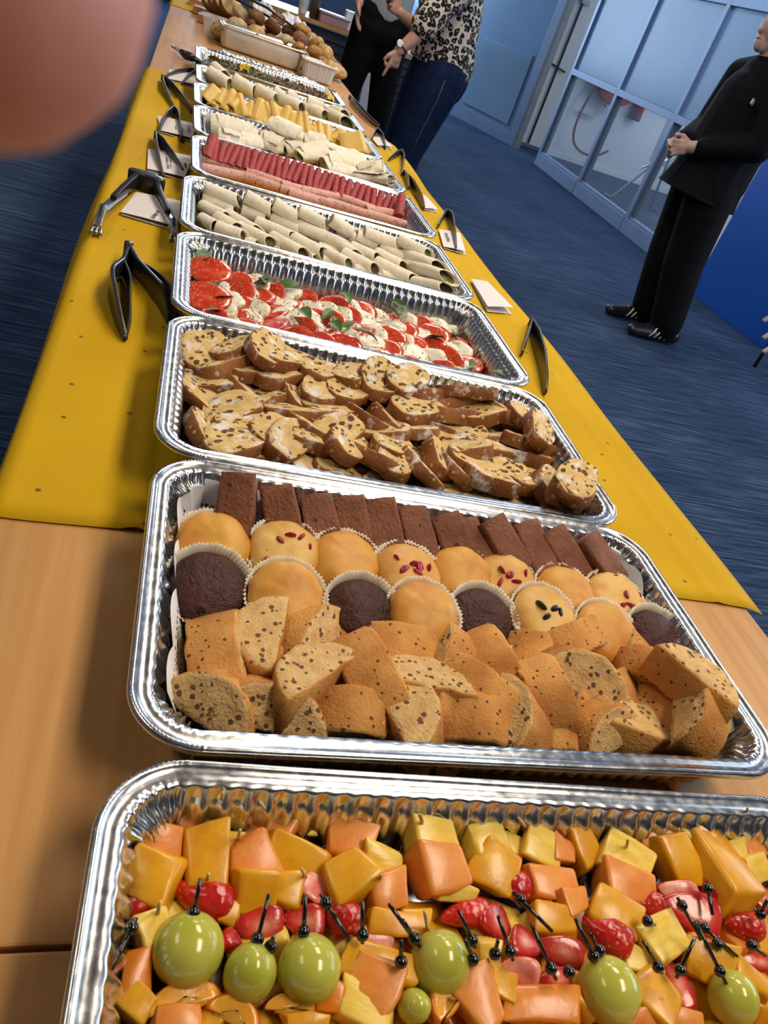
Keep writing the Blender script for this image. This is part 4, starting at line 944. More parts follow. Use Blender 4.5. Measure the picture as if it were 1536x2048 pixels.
# ---------------------------------------------------------------- cheese
MT['cheese'] = MV('young_cheese', (.76, .48, .10), .08, 12, .45, sss=.2, sssr=.004, col2=(.84, .58, .17))
def cheese_mesh(seed):
    rn = random.Random(seed); n = 14; top = []; fs = []; th = .0028; op = rn.uniform(.5, 1.3)
    for side in (0, 1):
        for i in range(n + 1):
            for j in range(7):
                s = i / n * 2 - 1; t = j / 6; r = .012 * (1.2 - t * .5); a = s * (PI / 2 + .3)
                if abs(s) < .45: x, y = math.sin(a / .45 * .9) * r, math.cos(a / .45 * .5) * r
                else: k = (abs(s) - .45) / .55; x, y = math.copysign(r * .9 + k * .03 * op, s), r * .5 - k * .036
                top.append(Vector((x, t * .075 - .037, y + side * -th + .002 * noise.noise(Vector((s * 2, t * 3, seed))))))
    m = (n + 1) * 7
    for i in range(n):
        for j in range(6):
            a = i * 7 + j; fs.append((a, a + 1, a + 8, a + 7)); fs.append((m + a, m + a + 7, m + a + 8, m + a + 1))
    for i in range(n):
        for j in (0, 6): a = i * 7 + j; f = (a, a + 7, m + a + 7, m + a); fs.append(f if j == 0 else f[::-1])
    for j in range(6):
        for i in (0, n): a = i * 7 + j; f = (a, m + a, m + a + 1, a + 1); fs.append(f if i == 0 else f[::-1])
    return mesh('cheese_slice', top, fs, MT['cheese'])
CHE = [cheese_mesh(i) for i in range(5)]
ch = []; rh = random.Random(8)
CP = '130 705|170 745|230 740|290 775|350 785|400 815|455 840|510 850|560 880|620 885|648 862|720 905|775 935|840 950|895 955|930 985|1000 1005|1060 1030|1120 1040|1180 1050|1215 1075|1270 1095|1320 1110|320 815|700 925|980 1030|150 780'
for n_, s in enumerate(CP.split('|')):
    a, b = map(float, s.split()); z = .784; p = fit(8, 380 + .2604 * a, .2604 * b + 2, z, my=.095)
    yaw = rh.uniform(-.9, .9) + (.3 if n_ % 2 else -.2); x = Vector((math.cos(yaw), math.sin(yaw), rh.uniform(-.3, .3)))
    o = link('cheese_slice', CHE[n_ % 5], mw=frame(x, z=(rh.uniform(-.4, .4), -.75 + rh.uniform(-.3, .3), 1), loc=p)); k = rh.uniform(.85, 1.12); o.scale = (k, k, k); ch.append(('tray', a, o))
ranked(ch, '', 'folded slice of yellow cheese, %s from the left in the cheese %s', 'cheese slice', 'folded cheese slices')
for q in range(5):
    o = link('cheese_slice', CHE[q], mw=frame((1, .3 * q - .6, .0), z=(0, -.2, 1), loc=tw(8, -.17 + q * .085, 0, .770))); o.scale = (1.2, 1.2, 1); tag(o, 'cheese slice lying underneath the others, %s from left' % nth(q + 1), 'cheese slice', 'cheese slices underneath')

# ---------------------------------------------------------------- salad
def salad(name, n, mat, label, L, W, seed, zb=.785, curl=.8, cov=None):
    rn = random.Random(seed); vs = []; fs = []
    for q in range(n):
        lx, ly = rn.uniform(-.212, .212), rn.uniform(-.108, .108)
        if cov and noise.noise(Vector((lx * 16, ly * 16, seed))) < cov: continue
        h = zb + .016 + .010 * (1 - (ly / .12) ** 2) + .008 * noise.noise(Vector((lx * 22, ly * 22, 1))) - .022 * rn.random() ** 2
        m_ = Matrix.Translation(tw(10, lx, ly, h)) @ Euler((rn.uniform(-.9, .9), rn.uniform(-.9, .9), rn.uniform(0, 6.28))).to_matrix().to_4x4(); l, w = L * rn.uniform(.6, 1.3), W * rn.uniform(.6, 1.3); b = len(vs)
        for i in range(4):
            t = i / 3; ww = w * (.35 + .65 * math.sin(PI * (.15 + .7 * t)))
            for s in (-1, 1): vs.append(m_ @ Vector((l * (t - .5), s * ww / 2, curl * l * .5 * (t - .5) ** 2 + rn.uniform(-.001, .001))))
        for i in range(3): a = b + i * 2; fs.append((a, a + 1, a + 3, a + 2))
    return tag(link(name, mesh(name, vs, fs, mat)), label, 'salad', kind='stuff')
salad('salad_leaves', 1500, MV('salad_green', (.07, .14, .025), .5, 30, .5, col2=(.24, .32, .08)), 'green leaves of the mixed salad in the farthest foil tray', .020, .012, 1, .782, cov=-.05)
salad('salad_sprouts', 5200, MV('salad_brown', (.24, .14, .09), .5, 60, .6, col2=(.50, .38, .26)), 'brown and beige shreds mixed into the salad', .013, .0026, 2, .784)
salad('salad_radish', 700, MV('salad_pink', (.42, .12, .13), .4, 40, .5), 'reddish shreds mixed into the salad', .012, .004, 3, .785, cov=.12)
MT['petal'] = MV('yellow_petal', (.78, .50, .01), .15, 60, .5)
fl = []
for (a, b) in ((185, 455), (420, 520), (850, 655), (1075, 745)):
    p = at(380 + .2604 * a, .2604 * b, .822); e = empty('edible_flower', p, (.5, .1, a))
    for k in range(5): link('petal', leaf_mesh(.022, .017, .3, k), e, (0, 0, 0), (0, -.3, 2 * PI * k / 5)).data.materials[0] = MT['petal']
    fl.append(('salad', a, e))
ranked(fl, '', 'small yellow edible flower, %s from the left on the %s', 'flower', 'flowers on the salad')

# ---------------------------------------------------------------- foil cover, deep tray, tub and spoon behind the salad
def crumple_sheet(x0, x1, y0, y1, zf, n=70, m=40):
    vs = []; fs = []
    for j in range(m + 1):
        for i in range(n + 1):
            x, y = x0 + (x1 - x0) * i / n, y0 + (y1 - y0) * j / m; q = Vector((x * 24, y * 24, 7)); a = abs(noise.noise(q)) * .010 + abs(noise.noise(q * 2.6)) * .005
            vs.append((x + .004 * noise.noise(q * 2), y + .004 * noise.noise(q * 2 + Vector((9, 0, 0))), zf(i / n, j / m) + a))
    for j in range(m):
        for i in range(n): k = j * (n + 1) + i; fs.append((k, k + 1, k + n + 2, k + n + 1))
    return mesh('foil_sheet', vs, fs, MT['crumple'], smooth=False)
edge = lambda s, t: .752 + .030 * min(1, 6 * min(s, 1 - s)) * min(1, 3.0 * (1 - t) + .15)
tag(link('foil_sheet', crumple_sheet(-.24, .34, 2.862, 3.30, edge)), 'crumpled sheet of aluminium foil behind the salad tray', 'foil')
def open_box(name, w, d, h, mat, taper=.9, wall=.003, lip=.006, ribs=0, rad=.02):
    """a thin-walled tapered container with a lip; origin at its base centre"""
    P = rrect(w / 2, d / 2, rad, .004 if ribs else .008); rings = []
    def ring(k, off, z, rb=0): return [Vector(((p.x - nv.x * off) * k + nv.x * rb * math.copysign(1, math.sin(L * 2 * PI / .014)) * .0016, (p.y - nv.y * off) * k + nv.y * rb * math.copysign(1, math.sin(L * 2 * PI / .014)) * .0016, z)) for p, nv, L, c in P]
    rings = [ring(taper, .004, 0), ring(taper, 0, .003), ring(taper + (1 - taper) * .1, 0, .012, ribs), ring(taper + (1 - taper) * .85, 0, h - .014, ribs), ring(.99, 0, h - .008), ring(1, -lip, h - .006), ring(1, -lip, h), ring(1, wall, h), ring(taper + (1 - taper) * .85, wall, h - .012), ring(taper, wall, .004)]
    vs, fs = loft(rings); return mesh(name, vs, fs, mat)
dt = tag(link('deep_foil_tray', open_box('deep_foil_tray', .385, .150, .085, MT['steel'], .93), None, at(520, 117, .752) + Vector((0, .035, .001)), (0, 0, .02)), 'deep narrow metal container with a spoon in it, behind the foil', 'container')
tb = empty('plastic_tub', at(629, 163, .752) + Vector((.01, .05, .001)), (0, 0, .0)); tag(tb, 'white ribbed plastic tub with creamy spread beside the deep metal container', 'tub')
link('tub_body', open_box('tub_body', .150, .115, .075, MT['white_pl'], .84, ribs=1), tb); o = link('spread', slab('spread', circ(28, .064, .048, .1, 3), .012, MV('cream_spread', (.76, .72, .66), .06, 30, .5, sss=.2), .004, 4, .006, 45, 5), tb, (0, 0, .062))
lid = link('film', crumple_sheet(-.066, .066, -.05, .05, lambda s, t: 0, 18, 14), tb, (0, 0, .070)); lid.data.materials[0] = MT['white_pl']
sp = empty('spoon', dt.location + Vector((.17, .0, .06))); tag(sp, 'silver spoon handle sticking out of the deep metal container', 'spoon')
q_ = aty(623, 72, dt.location.y - .02) - sp.location
tube('handle', [(-.02, 0, -.04), (0, 0, 0), q_ * .6, q_], [.004, .004, .006, .009], MT['steel'], sp, 8, .4); tube('bowl', [(-.02, 0, -.04), (-.035, 0, -.048), (-.055, 0, -.050)], [.005, .018, .010], MT['steel'], sp, 10, .3)

# ---------------------------------------------------------------- bread
def bun_mesh(seed, sx=1, sy=1, sz=.8, score=False):
    bm = bmesh.new(); bmesh.ops.create_icosphere(bm, subdivisions=4, radius=1)
    for v in bm.verts:
        c = v.co.copy(); v.co = Vector((c.x * sx, c.y * sy, c.z * sz * (.75 if c.z < 0 else 1)))
        v.co *= 1 + .09 * noise.noise(c * 1.4 + Vector((seed * 3, 0, 0))) + .03 * noise.noise(c * 5)
        if score and c.z > .2: v.co.z -= .12 * math.exp(-(c.x / .16) ** 2)
    return bm
MT['bun_g'] = MV('golden_crust', (.52, .26, .06), .3, 2.2, .5, bs=6, bst=.2, bd=.03, col2=(.70, .46, .16), objvar=.12); MT['bun_p'] = MV('pale_crust', (.58, .38, .14), .25, 2, .55, bs=6, bst=.2, bd=.03, col2=(.72, .60, .38), objvar=.1); MT['bun_b'] = MV('brown_crust', (.22, .08, .022), .35, 2.2, .5, bs=6, bst=.3, bd=.03, col2=(.36, .16, .05), objvar=.12); MT['bun_s'] = spots_mat('seeded_crust', (.10, .035, .014), (.16, .06, .022), (.66, .46, .18), 5.5, .22, 3, .5, 12, .4); MT['bun_c'] = MV('croissant', (.50, .20, .035), .35, 2.5, .4, bs=5, bst=.4, bd=.05, col2=(.66, .34, .08), objvar=.1)
BUN = {k: [bm_mesh('bread_roll', bun_mesh(i + ord(k), 1.12, .95, .85, i == 1), MT['bun_' + k]) for i in range(2)] for k in 'gpbsc'}
BL = {'g': 'round golden bread roll', 'p': 'pale floury bread roll', 'b': 'dark brown bread roll', 's': 'dark roll topped with pale seeds', 'c': 'flaky golden brown pastry roll'}
BRD = 'g 635 320 84 3.74|s 790 265 84 3.80|p 905 405 80 3.74|p 450 245 84 3.80|b 640 170 84 3.98|s 575 245 62 3.88|b 770 385 66 3.76|p 480 130 78 4.02|p 300 255 72 3.84|c 1050 280 66 3.92|b 1055 375 74 3.78|g 1160 390 74 3.84|c 1190 510 76 3.68|g 1295 505 80 3.74|c 1040 470 70 3.70|g 1330 640 70 3.52|c 1085 540 62 3.60|g 1230 420 66 3.90|b 950 300 70 3.94|b 850 180 66 4.10|c 1110 310 60 4.02|b 900 480 66 3.72|b 700 330 60 3.84|c 1270 600 58 3.62|b 560 180 60 4.06'
bd = []
for n_, s in enumerate(BRD.split('|')):
    k, a, b, r, Y = s.split(); a, b, r, Y = map(float, (a, b, r, Y)); p = aty(380 + .2083 * a, .2083 * b, Y); R_ = px(p, r * .2083)
    if p.z < TZ + R_ * .72: p.z = TZ + R_ * .72
    o = link('bread_roll', BUN[k][n_ % 2], None, p, (.4 * math.sin(n_ * 3), .5 * math.sin(n_), n_)); o.scale = (R_, R_, R_); bd.append((k, 'pile', a, o))
for k in BL: ranked([(r, a, o) for kk, r, a, o in bd if kk == k], '', BL[k] + ', %s of its kind from left in the bread %s', 'bread roll', 'rolls in the bread pile')
# hidden lower rolls that carry the pile
hl = []
hid = [(-.12 + .13 * i, 3.74 + .15 * j) for i in range(5) for j in range(3)]
for n_, (x, y) in enumerate(hid):
    o = link('bread_roll', BUN['gbc'[n_ % 3]][0], None, (x, y, TZ + .034), (0, 0, n_)); o.scale = (.062, .062, .044); hl.append((nth(n_ % 3 + 1), x, o))
ranked(hl, '', 'bread roll at the bottom of the pile, %s from left in its %s row', 'bread roll', 'rolls underneath the bread pile')
# sliced loaves at the upper left, glass bowl edge, boards, towel
MT['brcut'] = spots_mat('bread_cut', (.62, .44, .17), (.72, .56, .28), (.40, .24, .08), 60, .2, 30, .8, 160, .5)
BS = [slab('bread_slice', stollen_out(.15, .10, 3 + i), .028, [MT['bun_b'], MT['brcut']], .003, 3, .003, 30, i, 0, 0, 1) for i in range(2)]
bs_ = []
for n_, (a, b, Y) in enumerate(((240, 70, 4.30), (300, 85, 4.22), (350, 90, 4.16), (390, 60, 4.30), (410, 110, 4.08), (290, 30, 4.45), (340, 20, 4.5))):
    p = aty(380 + .2083 * a, .2083 * b, Y); o = link('bread_slice', BS[n_ % 2], mw=frame((1, .25, -.4), z=(-.2, -.75, .75), loc=p)); bs_.append(('pile', a, o))
ranked(bs_, '', 'thick brown-crusted bread slice, %s from left behind the bread %s', 'bread slice', 'bread slices')
wb = []
for n_, (a, b) in enumerate(((165, 190), (120, 110), (75, 30))):
    p = at(380 + .2083 * a, .2083 * b + 4, .762); o = box('cutting_board', .62, .10, .036, p + Vector((.26, 0, .008)), MT['board'], None, .004, (0, 0, -.04)); wb.append((n_, o))
for (n_, o), l in zip(wb, ('narrow wooden board jutting out beside the bread, nearest of three', 'narrow wooden board jutting out beside the bread, middle of three', 'narrow wooden board jutting out beside the bread, farthest of three')): tag(o, l, 'board', 'wooden boards under the bread')
def glassb():
    m, nt, b = base('clear_plastic', .08); b.inputs['Alpha'].default_value = .25; f = noise_n(nt, coords(nt, seed=None), 30, 2); nt.links.new(ramp(nt, f, [(.3, (.7, .72, .75)), (.7, (.9, .92, .95))]), b.inputs['Base Color']); return m
tag(link('plastic_bowl', open_box('plastic_bowl', .20, .22, .075, glassb(), .8, rad=.06), None, (-.13, 3.86, TZ + .001)), 'clear plastic bowl edge at the left end of the bread pile', 'bowl')
def towel_mat():
    m, nt, b = base('tea_towel', .9, spec=.1); v = coords(nt, seed=None); w = nd(nt, 'ShaderNodeTexWave'); w.inputs['Scale'].default_value = 3.2; w.inputs['Distortion'].default_value = .6; nt.links.new(v, w.inputs['Vector'])
    nt.links.new(ramp(nt, w.outputs['Fac'], [(.80, (.78, .79, .84)), (.86, (.20, .25, .55)), (.93, (.78, .79, .84))]), b.inputs['Base Color']); return m
vs = []; fs = []
pa, pb = aty(505, -8, 4.60), aty(628, 45, 4.45)
for j in range(31):
    for i in range(61):
        s, t = i / 60, j / 30; c = pa.lerp(pb, s); h = .10 * math.sin(PI * t) ** .6 + .030 * noise.noise(Vector((s * 5, t * 4, 2))) + .016 * noise.noise(Vector((s * 14, t * 9, 2)))
        vs.append((c.x + .02 * noise.noise(Vector((s * 6, t * 5, 9))), c.y - .14 + .30 * t, max(TZ + .002, TZ + .002 + h * 1.35 * (1 - .35 * max(0, s - .8) / .2))))
for j in range(30):
    for i in range(60): k = j * 61 + i; fs.append((k, k + 1, k + 62, k + 61))
o = link('tea_towel', mesh('tea_towel', vs, fs, towel_mat())); m_ = o.modifiers.new('thickness', 'SOLIDIFY'); m_.thickness = .004; tag(o, 'white tea towel with blue stripes bunched behind the bread', 'towel')
# ---------------------------------------------------------------- tongs
def ribbon(name, pts, hs, th, mat, parent, lean=0.0):
    """flat arm standing on edge: pts are ground points, hs the height of the blade at each, th its thickness"""
    P = [Vector(p) for p in pts]; R = []
    # resample smoothly
    Q = []; H = []
    for i in range(len(P) - 1):
        p0, p1, p2, p3 = P[max(i - 1, 0)], P[i], P[i + 1], P[min(i + 2, len(P) - 1)]
        for k in range(5):
            t = k / 5; Q.append(.5 * ((2 * p1) + (p2 - p0) * t + (2 * p0 - 5 * p1 + 4 * p2 - p3) * t * t + (3 * p1 - p0 - 3 * p2 + p3) * t ** 3)); H.append(hs[i] * (1 - t) + hs[i + 1] * t)
    Q.append(P[-1]); H.append(hs[-1])
    for i, p in enumerate(Q):
        t = (Q[min(i + 1, len(Q) - 1)] - Q[max(i - 1, 0)]); t.z = 0; t.normalize(); n = Vector((-t.y, t.x, 0)); h = H[i]; c = .0025 + .12 * h
        R.append([p + n * th / 2 + Vector((0, 0, .0005)), p + n * (th / 2 + c * .3) + Vector((0, 0, h * .5)), p + n * th / 2 + Vector((0, 0, h)), p - n * th / 2 + Vector((0, 0, h)), p - n * (th / 2 - c * .3) + Vector((0, 0, h * .5)), p - n * th / 2 + Vector((0, 0, .0005))])
    vs, fs = loft(R); o = link(name, mesh(name, vs, fs, mat), parent)
    m = o.modifiers.new('bevel', 'BEVEL'); m.width = .0008; m.segments = 2; m.limit_method = 'ANGLE'
    return o
def tongs(label, a1, a2, h1, h2, mat='black_pl', z=.7545, th=.004, name='serving_tongs'):
    w1 = [at(u, v, z) for u, v in a1]; w2 = [at(u, v, z) for u, v in a2]; c = w1[0].copy(); e = empty(name, c); tag(e, label, 'tongs', 'serving tongs beside the trays')
    ribbon('arm', [p - c for p in w1], h1, th, MT[mat], e); ribbon('arm', [p - c for p in w2], h2, th, MT[mat], e)
    d = (w1[1] - c); tube('spring_end', [Vector((0, 0, .001)), Vector((0, 0, h1[0]))], th * 1.1, MT[mat], e, 10)
    return e
def z8(x, y): return (130 + .293 * x, 100 + .293 * y)
sc_t = tongs('large black scoop-ended tongs standing left of the caprese tray', [z8(420, 1440), z8(385, 1530), z8(310, 1640), z8(320, 1760), z8(360, 1890), z8(408, 1985)], [z8(420, 1440), z8(480, 1540), z8(560, 1640), z8(640, 1750), z8(690, 1850), z8(705, 1880)], [.030, .026, .036, .034, .024, .006], [.030, .028, .030, .034, .020, .010], th=.006)
cc = sc_t.location
for pth, hh in (([z8(385, 1530), z8(430, 1640), z8(432, 1760), z8(434, 1880), z8(410, 1988)], [.026, .024, .022, .016, .005]), ([z8(480, 1540), z8(610, 1620), z8(700, 1720), z8(738, 1830), z8(722, 1885)], [.026, .026, .026, .018, .008])):
    ribbon('scoop', [at(u, v, .7545) - cc for u, v in pth], hh, .003, MT['black_pl'], sc_t)
tongs('grey plastic tongs lying on the card beside the cold meat tray', [z8(615, 610), z8(610, 680), z8(632, 780), z8(665, 885)], [z8(615, 610), z8(660, 690), z8(730, 770), z8(800, 850)], [.018, .030, .022, .010], [.018, .030, .024, .012], 'grey_pl')
tongs('grey plastic tongs with narrow arms beside the tray of folded wraps', [z8(738, 425), z8(690, 480), z8(655, 540), z8(637, 590)], [z8(738, 425), z8(765, 480), z8(780, 560), z8(786, 628)], [.018, .024, .018, .008], [.018, .024, .018, .010], 'grey_pl')
tongs('grey plastic tongs beside the cheese tray, wide open', [z8(662, 210), z8(668, 280), z8(700, 340), z8(735, 395)], [z8(662, 210), z8(720, 280), z8(790, 350), z8(860, 430)], [.018, .026, .018, .010], [.018, .028, .022, .012], 'grey_pl')
tongs('grey plastic tongs pointing left beside the far wrap tray', [z8(905, 160), z8(840, 165), z8(760, 175), z8(680, 195)], [z8(905, 160), z8(870, 185), z8(830, 215), z8(792, 245)], [.016, .022, .020, .008], [.016, .022, .020, .008], 'grey_pl')
def zr(x, y): return (920 + .1302 * x, 540 + .1302 * y)
tongs('black curved tongs standing right of the stollen tray', [zr(1055, 870), zr(1000, 1060), zr(950, 1240), zr(925, 1330)], [zr(1055, 870), zr(1110, 1150), zr(1190, 1450), zr(1250, 1750), zr(1285, 1930)], [.020, .026, .020, .012], [.020, .036, .034, .026, .012])
def zc(x, y): return (840 + .0781 * x, 400 + .0781 * y)
tongs('grey tongs standing on a card right of the tray of tight wraps', [zc(645, 420), zc(560, 520), zc(490, 640), zc(430, 730)], [zc(645, 420), zc(730, 600), zc(810, 950), zc(885, 1320)], [.020, .026, .020, .012], [.020, .032, .026, .012], 'grey_pl')
def zp(x, y): return (640 + .2344 * x, .2344 * y)
tongs('small grey tongs right of the tray of folded wraps', [zp(690, 1320), zp(640, 1345), zp(580, 1375)], [zp(690, 1320), zp(700, 1400), zp(692, 1500)], [.018, .024, .010], [.018, .028, .012], 'grey_pl')
tongs('small dark tongs right of the cheese tray', [zp(482, 1130), zp(460, 1160), zp(440, 1192)], [zp(482, 1130), zp(520, 1200), zp(552, 1278)], [.018, .022, .010], [.018, .026, .012], 'black_pl')
tongs('dark tongs squeezed between the cold meat tray and the table edge', [(806, 352), (812, 366), (816, 380)], [(806, 352), (822, 378), (838, 404), (846, 420)], [.018, .024, .012], [.018, .028, .024, .012], 'black_pl')
tongs('long black tongs lying at the table edge right of the salad tray', [zp(250, 855), zp(320, 930), zp(410, 1020), zp(500, 1092)], [zp(255, 880), zp(330, 965), zp(420, 1050), zp(490, 1098)], [.020, .022, .018, .012], [.020, .020, .016, .010], 'black_pl', th=.006)
# hinged metal tongs with black grips left of the tight wraps
e = empty('hinged_tongs', at(*z8(545, 960), .7545)); tag(e, 'hinged steel tongs with black grips open over a white card', 'tongs', 'serving tongs beside the trays'); c = e.location
def hinged_arm(a):
    W = [at(u, v, .7545) - c for u, v in a]
    ribbon('grip', W[:3], [.030, .026, .022], .010, MT['black_pl'], e); ribbon('arm', W[1:4], [.014, .016, .018], .013, MT['steel'], e)
    ribbon('head', W[3:5], [.024, .016], .012, MT['steel'], e); ribbon('head_edge', [W[3] * .9 + W[4] * .1, W[4]], [.028, .012], .005, MT['black_pl'], e)
    d = (W[4] - W[3]).normalized(); s = Vector((-d.y, d.x, 0))
    for k in (-1, 0, 1): tube('tooth', [W[4] + s * .006 * k + Vector((0, 0, .010)), W[4] + s * .008 * k + d * .010 + Vector((0, 0, .003))], [.0035, .0022], MT['steel'], e, 8)
hinged_arm([z8(490, 935), z8(400, 1010), z8(320, 1080), z8(250, 1150), z8(212, 1260)]); hinged_arm([z8(600, 950), z8(640, 1060), z8(690, 1170), z8(725, 1240), z8(742, 1310)])
hb = slab('hinge', circ(24, .036, .016), .030, MT['black_pl'], .003, 2); link('hinge', hb, e, (0, .004, .0165), (0, 0, -.25))
# gadget with black handle left of the salad
e = empty('serving_scoop', at(392, 125, .757)); c = e.location; tag(e, 'steel-ended serving tool with black handle beside the salad tray', 'serving tool')
g = [at(u, v, .758) - c for u, v in ((400, 122), (385, 121), (372, 117), (362, 110), (350, 102), (343, 99))]
tube('handle', [p + Vector((0, 0, .010)) for p in g[:4]], [.011, .014, .015, .010], MT['black_pl'], e, 10); tube('steel_end', [g[3] + Vector((0, .008, .010)), g[4] + Vector((0, .016, .010)), g[5] + Vector((0, 0, .010)), g[4] + Vector((0, -.016, .010)), g[3] + Vector((0, -.008, .010))], .0035, MT['steel'], e, 8); tube('second_handle', [g[1] + Vector((.02, .0, .028)), g[0] + Vector((.03, .03, .020))], .010, MT['black_pl'], e, 10)
# long tongs across the bread
e = empty('bread_tongs', aty(531, 34, 3.98)); c = e.location; tag(e, 'long black tongs lying across the bread pile', 'tongs')
for s in (-1, 1):
    a_, b_ = aty(466, -4, 4.05), aty(594, 68, 3.90); off = Vector((0, .022 * s, .014 * (1 - s)))
    tube('arm', [a_ - c + off, (a_ + b_) / 2 - c + off * 1.2 + Vector((0, 0, .004)), b_ - c + off * .6], [.013, .012, .010], MT['black_pl'], e, 8, .5)
tube('hinge_pin', [aty(466, -4, 4.05) - c + Vector((0, -.03, .03)), aty(466, -4, 4.05) - c + Vector((0, .03, 0))], .012, MT['black_pl'], e)

# ---------------------------------------------------------------- cards
def card(quad, label, ink=None, thick=False):
    P = [at(u, v, .7548) for u, v in quad]; c = sum(P, Vector()) / 4; e = empty('name_card', c); tag(e, label, 'card', 'white name cards'); n = 10; 
    for lay in range(2):
        vs = []; fs = []
        for j in range(2):
            for i in range(n + 1):
                a, b = (P[0].lerp(P[1], i / n), P[3].lerp(P[2], i / n)); p = a.lerp(b, j); z = (.0035 + .004 * math.sin(i / n * PI * .5)) * (1 - lay) + (.006 if thick and lay == 0 else 0) * (1 if j else .2)
                for k in (0, 1): vs.append(p - c + Vector((.002 * lay, -.002 * lay, z + .0005 * k)))
        for i in range(n):
            A = 2 * i; B = A + 2; C = A + 2 * (n + 1); D = C + 2
            fs += [(A + 1, B + 1, D + 1, C + 1), (A, C, D, B), (A, B, B + 1, A + 1), (C, C + 1, D + 1, D)]
        fs += [(0, 1, 2 * n + 3, 2 * n + 2), (2 * n, 4 * n + 2, 4 * n + 3, 2 * n + 1)]
        link('leaf', mesh('leaf', vs, fs, MT['card'], smooth=False), e)
    if ink:   # handwriting: short pen strokes along a line from ink[0] to ink[1]
        rn = random.Random(len(label))
        for (u1, v1, u2, v2, hpx, nn) in ink:
            bm = bmesh.new(); A = at(u1, v1, .7548); B = at(u2, v2, .7548); d = (B - A).normalized(); s = Vector((-d.y, d.x, 0)); h = px(A, hpx)
            for q in range(nn):
                o_ = A.lerp(B, (q + .5) / nn); w = (B - A).length / nn
                for k in range(3):
                    an = rn.choice((0, 0, .5, -.5, 1.57)); l = h * (.9 if an < 1 else .5); p = o_ + d * rn.uniform(-.3, .3) * w + s * rn.uniform(-.15, .15) * h
                    m = Matrix.Translation(p - c + Vector((0, 0, .0086))) @ Matrix(((s.x, -s.y, 0), (s.y, s.x, 0), (0, 0, 1))).to_4x4() @ Matrix.Rotation(an, 4, 'Z')
                    box_bm(bm, l, max(.0012, w * .12), .0004, (0, 0, 0), m)
            link('handwriting', bm_mesh('handwriting', bm, MT['ink'], False), e)
    return e
card([(272, 388), (362, 411), (352, 462), (240, 428)], 'large white card under the hinged steel tongs', [(303, 446, 316, 430, 9, 6)])
card([(296, 301), (384, 319), (368, 362), (294, 341)], 'white card with two handwritten lines under the grey tongs beside the cold meat', [(332, 322, 335, 346, 5, 8), (339, 325, 341, 346, 3, 6), (369, 333, 371, 345, 5, 5)])
card([(315, 235), (388, 253), (386, 284), (320, 264)], 'white card under tongs beside the tray of folded wraps', [(350, 257, 351, 267, 3, 4), (377, 260, 377, 272, 5, 4)])
card([(338, 141), (398, 155), (396, 176), (336, 160)], 'white card beside the far wrap tray')
card([(940, 562), (972, 571), (1021, 627), (972, 622)], 'thick folded blank white card right of the caprese tray', None, True)
card([(876, 461), (918, 472), (929, 509), (886, 496)], 'white card with handwriting under tongs right of the tray of tight wraps', [(889, 472, 895, 490, 7, 9)])
card([(826, 386), (850, 397), (874, 424), (846, 419)], 'blank white card right of the cold meat tray')
card([(741, 276), (764, 279), (784, 298), (755, 293)], 'small white card right of the cheese tray')
# ---------------------------------------------------------------- people
MT['skin'] = MV('skin', (.50, .27, .21), .12, 12, .5, sss=.25, sssr=.008, col2=(.58, .34, .27)); MT['skin2'] = MV('skin_pale', (.46, .30, .28), .1, 12, .5, sss=.2, sssr=.008)
MT['blackcloth'] = MV('black_cloth', (.003, .0035, .006), .3, 30, .85, bs=180, bst=.2, spec=.15); MT['blacktr'] = MV('black_trousers', (.0035, .0035, .0045), .3, 20, .85, bs=150, bst=.2, spec=.15)
MT['jeans'] = MV('dark_denim', (.007, .016, .058), .35, 25, .85, bs=400, bst=.3, spec=.15); MT['greyshirt'] = MV('grey_shirt', (.30, .34, .38), .1, 12, .85)
MT['hair'] = MV('grey_hair', (.16, .14, .12), .3, 60, .7); MT['bhair'] = MV('brown_hair', (.06, .035, .02), .3, 60, .6); MT['shoe'] = MV('shoe_leather', (.012, .013, .016), .2, 30, .3)
def leopard_mat():
    m, nt, b = base('leopard_print', .85, spec=.15); v = coords(nt, seed=None)
    nz = nd(nt, 'ShaderNodeTexNoise'); nz.inputs['Scale'].default_value = 40; nt.links.new(v, nz.inputs['Vector']); sc_ = nd(nt, 'ShaderNodeVectorMath', operation='SCALE'); sc_.inputs['Scale'].default_value = .020; nt.links.new(nz.outputs['Color'], sc_.inputs[0])
    ad = nd(nt, 'ShaderNodeVectorMath', operation='ADD'); nt.links.new(v, ad.inputs[0]); nt.links.new(sc_.outputs[0], ad.inputs[1])
    d = voro(nt, ad.outputs[0], 36); c = ramp(nt, d, [(.0, (.26, .22, .19)), (.24, (.22, .19, .17)), (.25, (.010, .010, .012)), (.54, (.010, .010, .012)), (.58, (.60, .56, .52))])
    g = math_n(nt, 'GREATER_THAN', noise_n(nt, v, 70, 1), .70); nt.links.new(mix(nt, g, c, (.58, .54, .50)), b.inputs['Base Color']); return m
MT['leopard'] = leopard_mat()
Yf = (0, 1, 0)
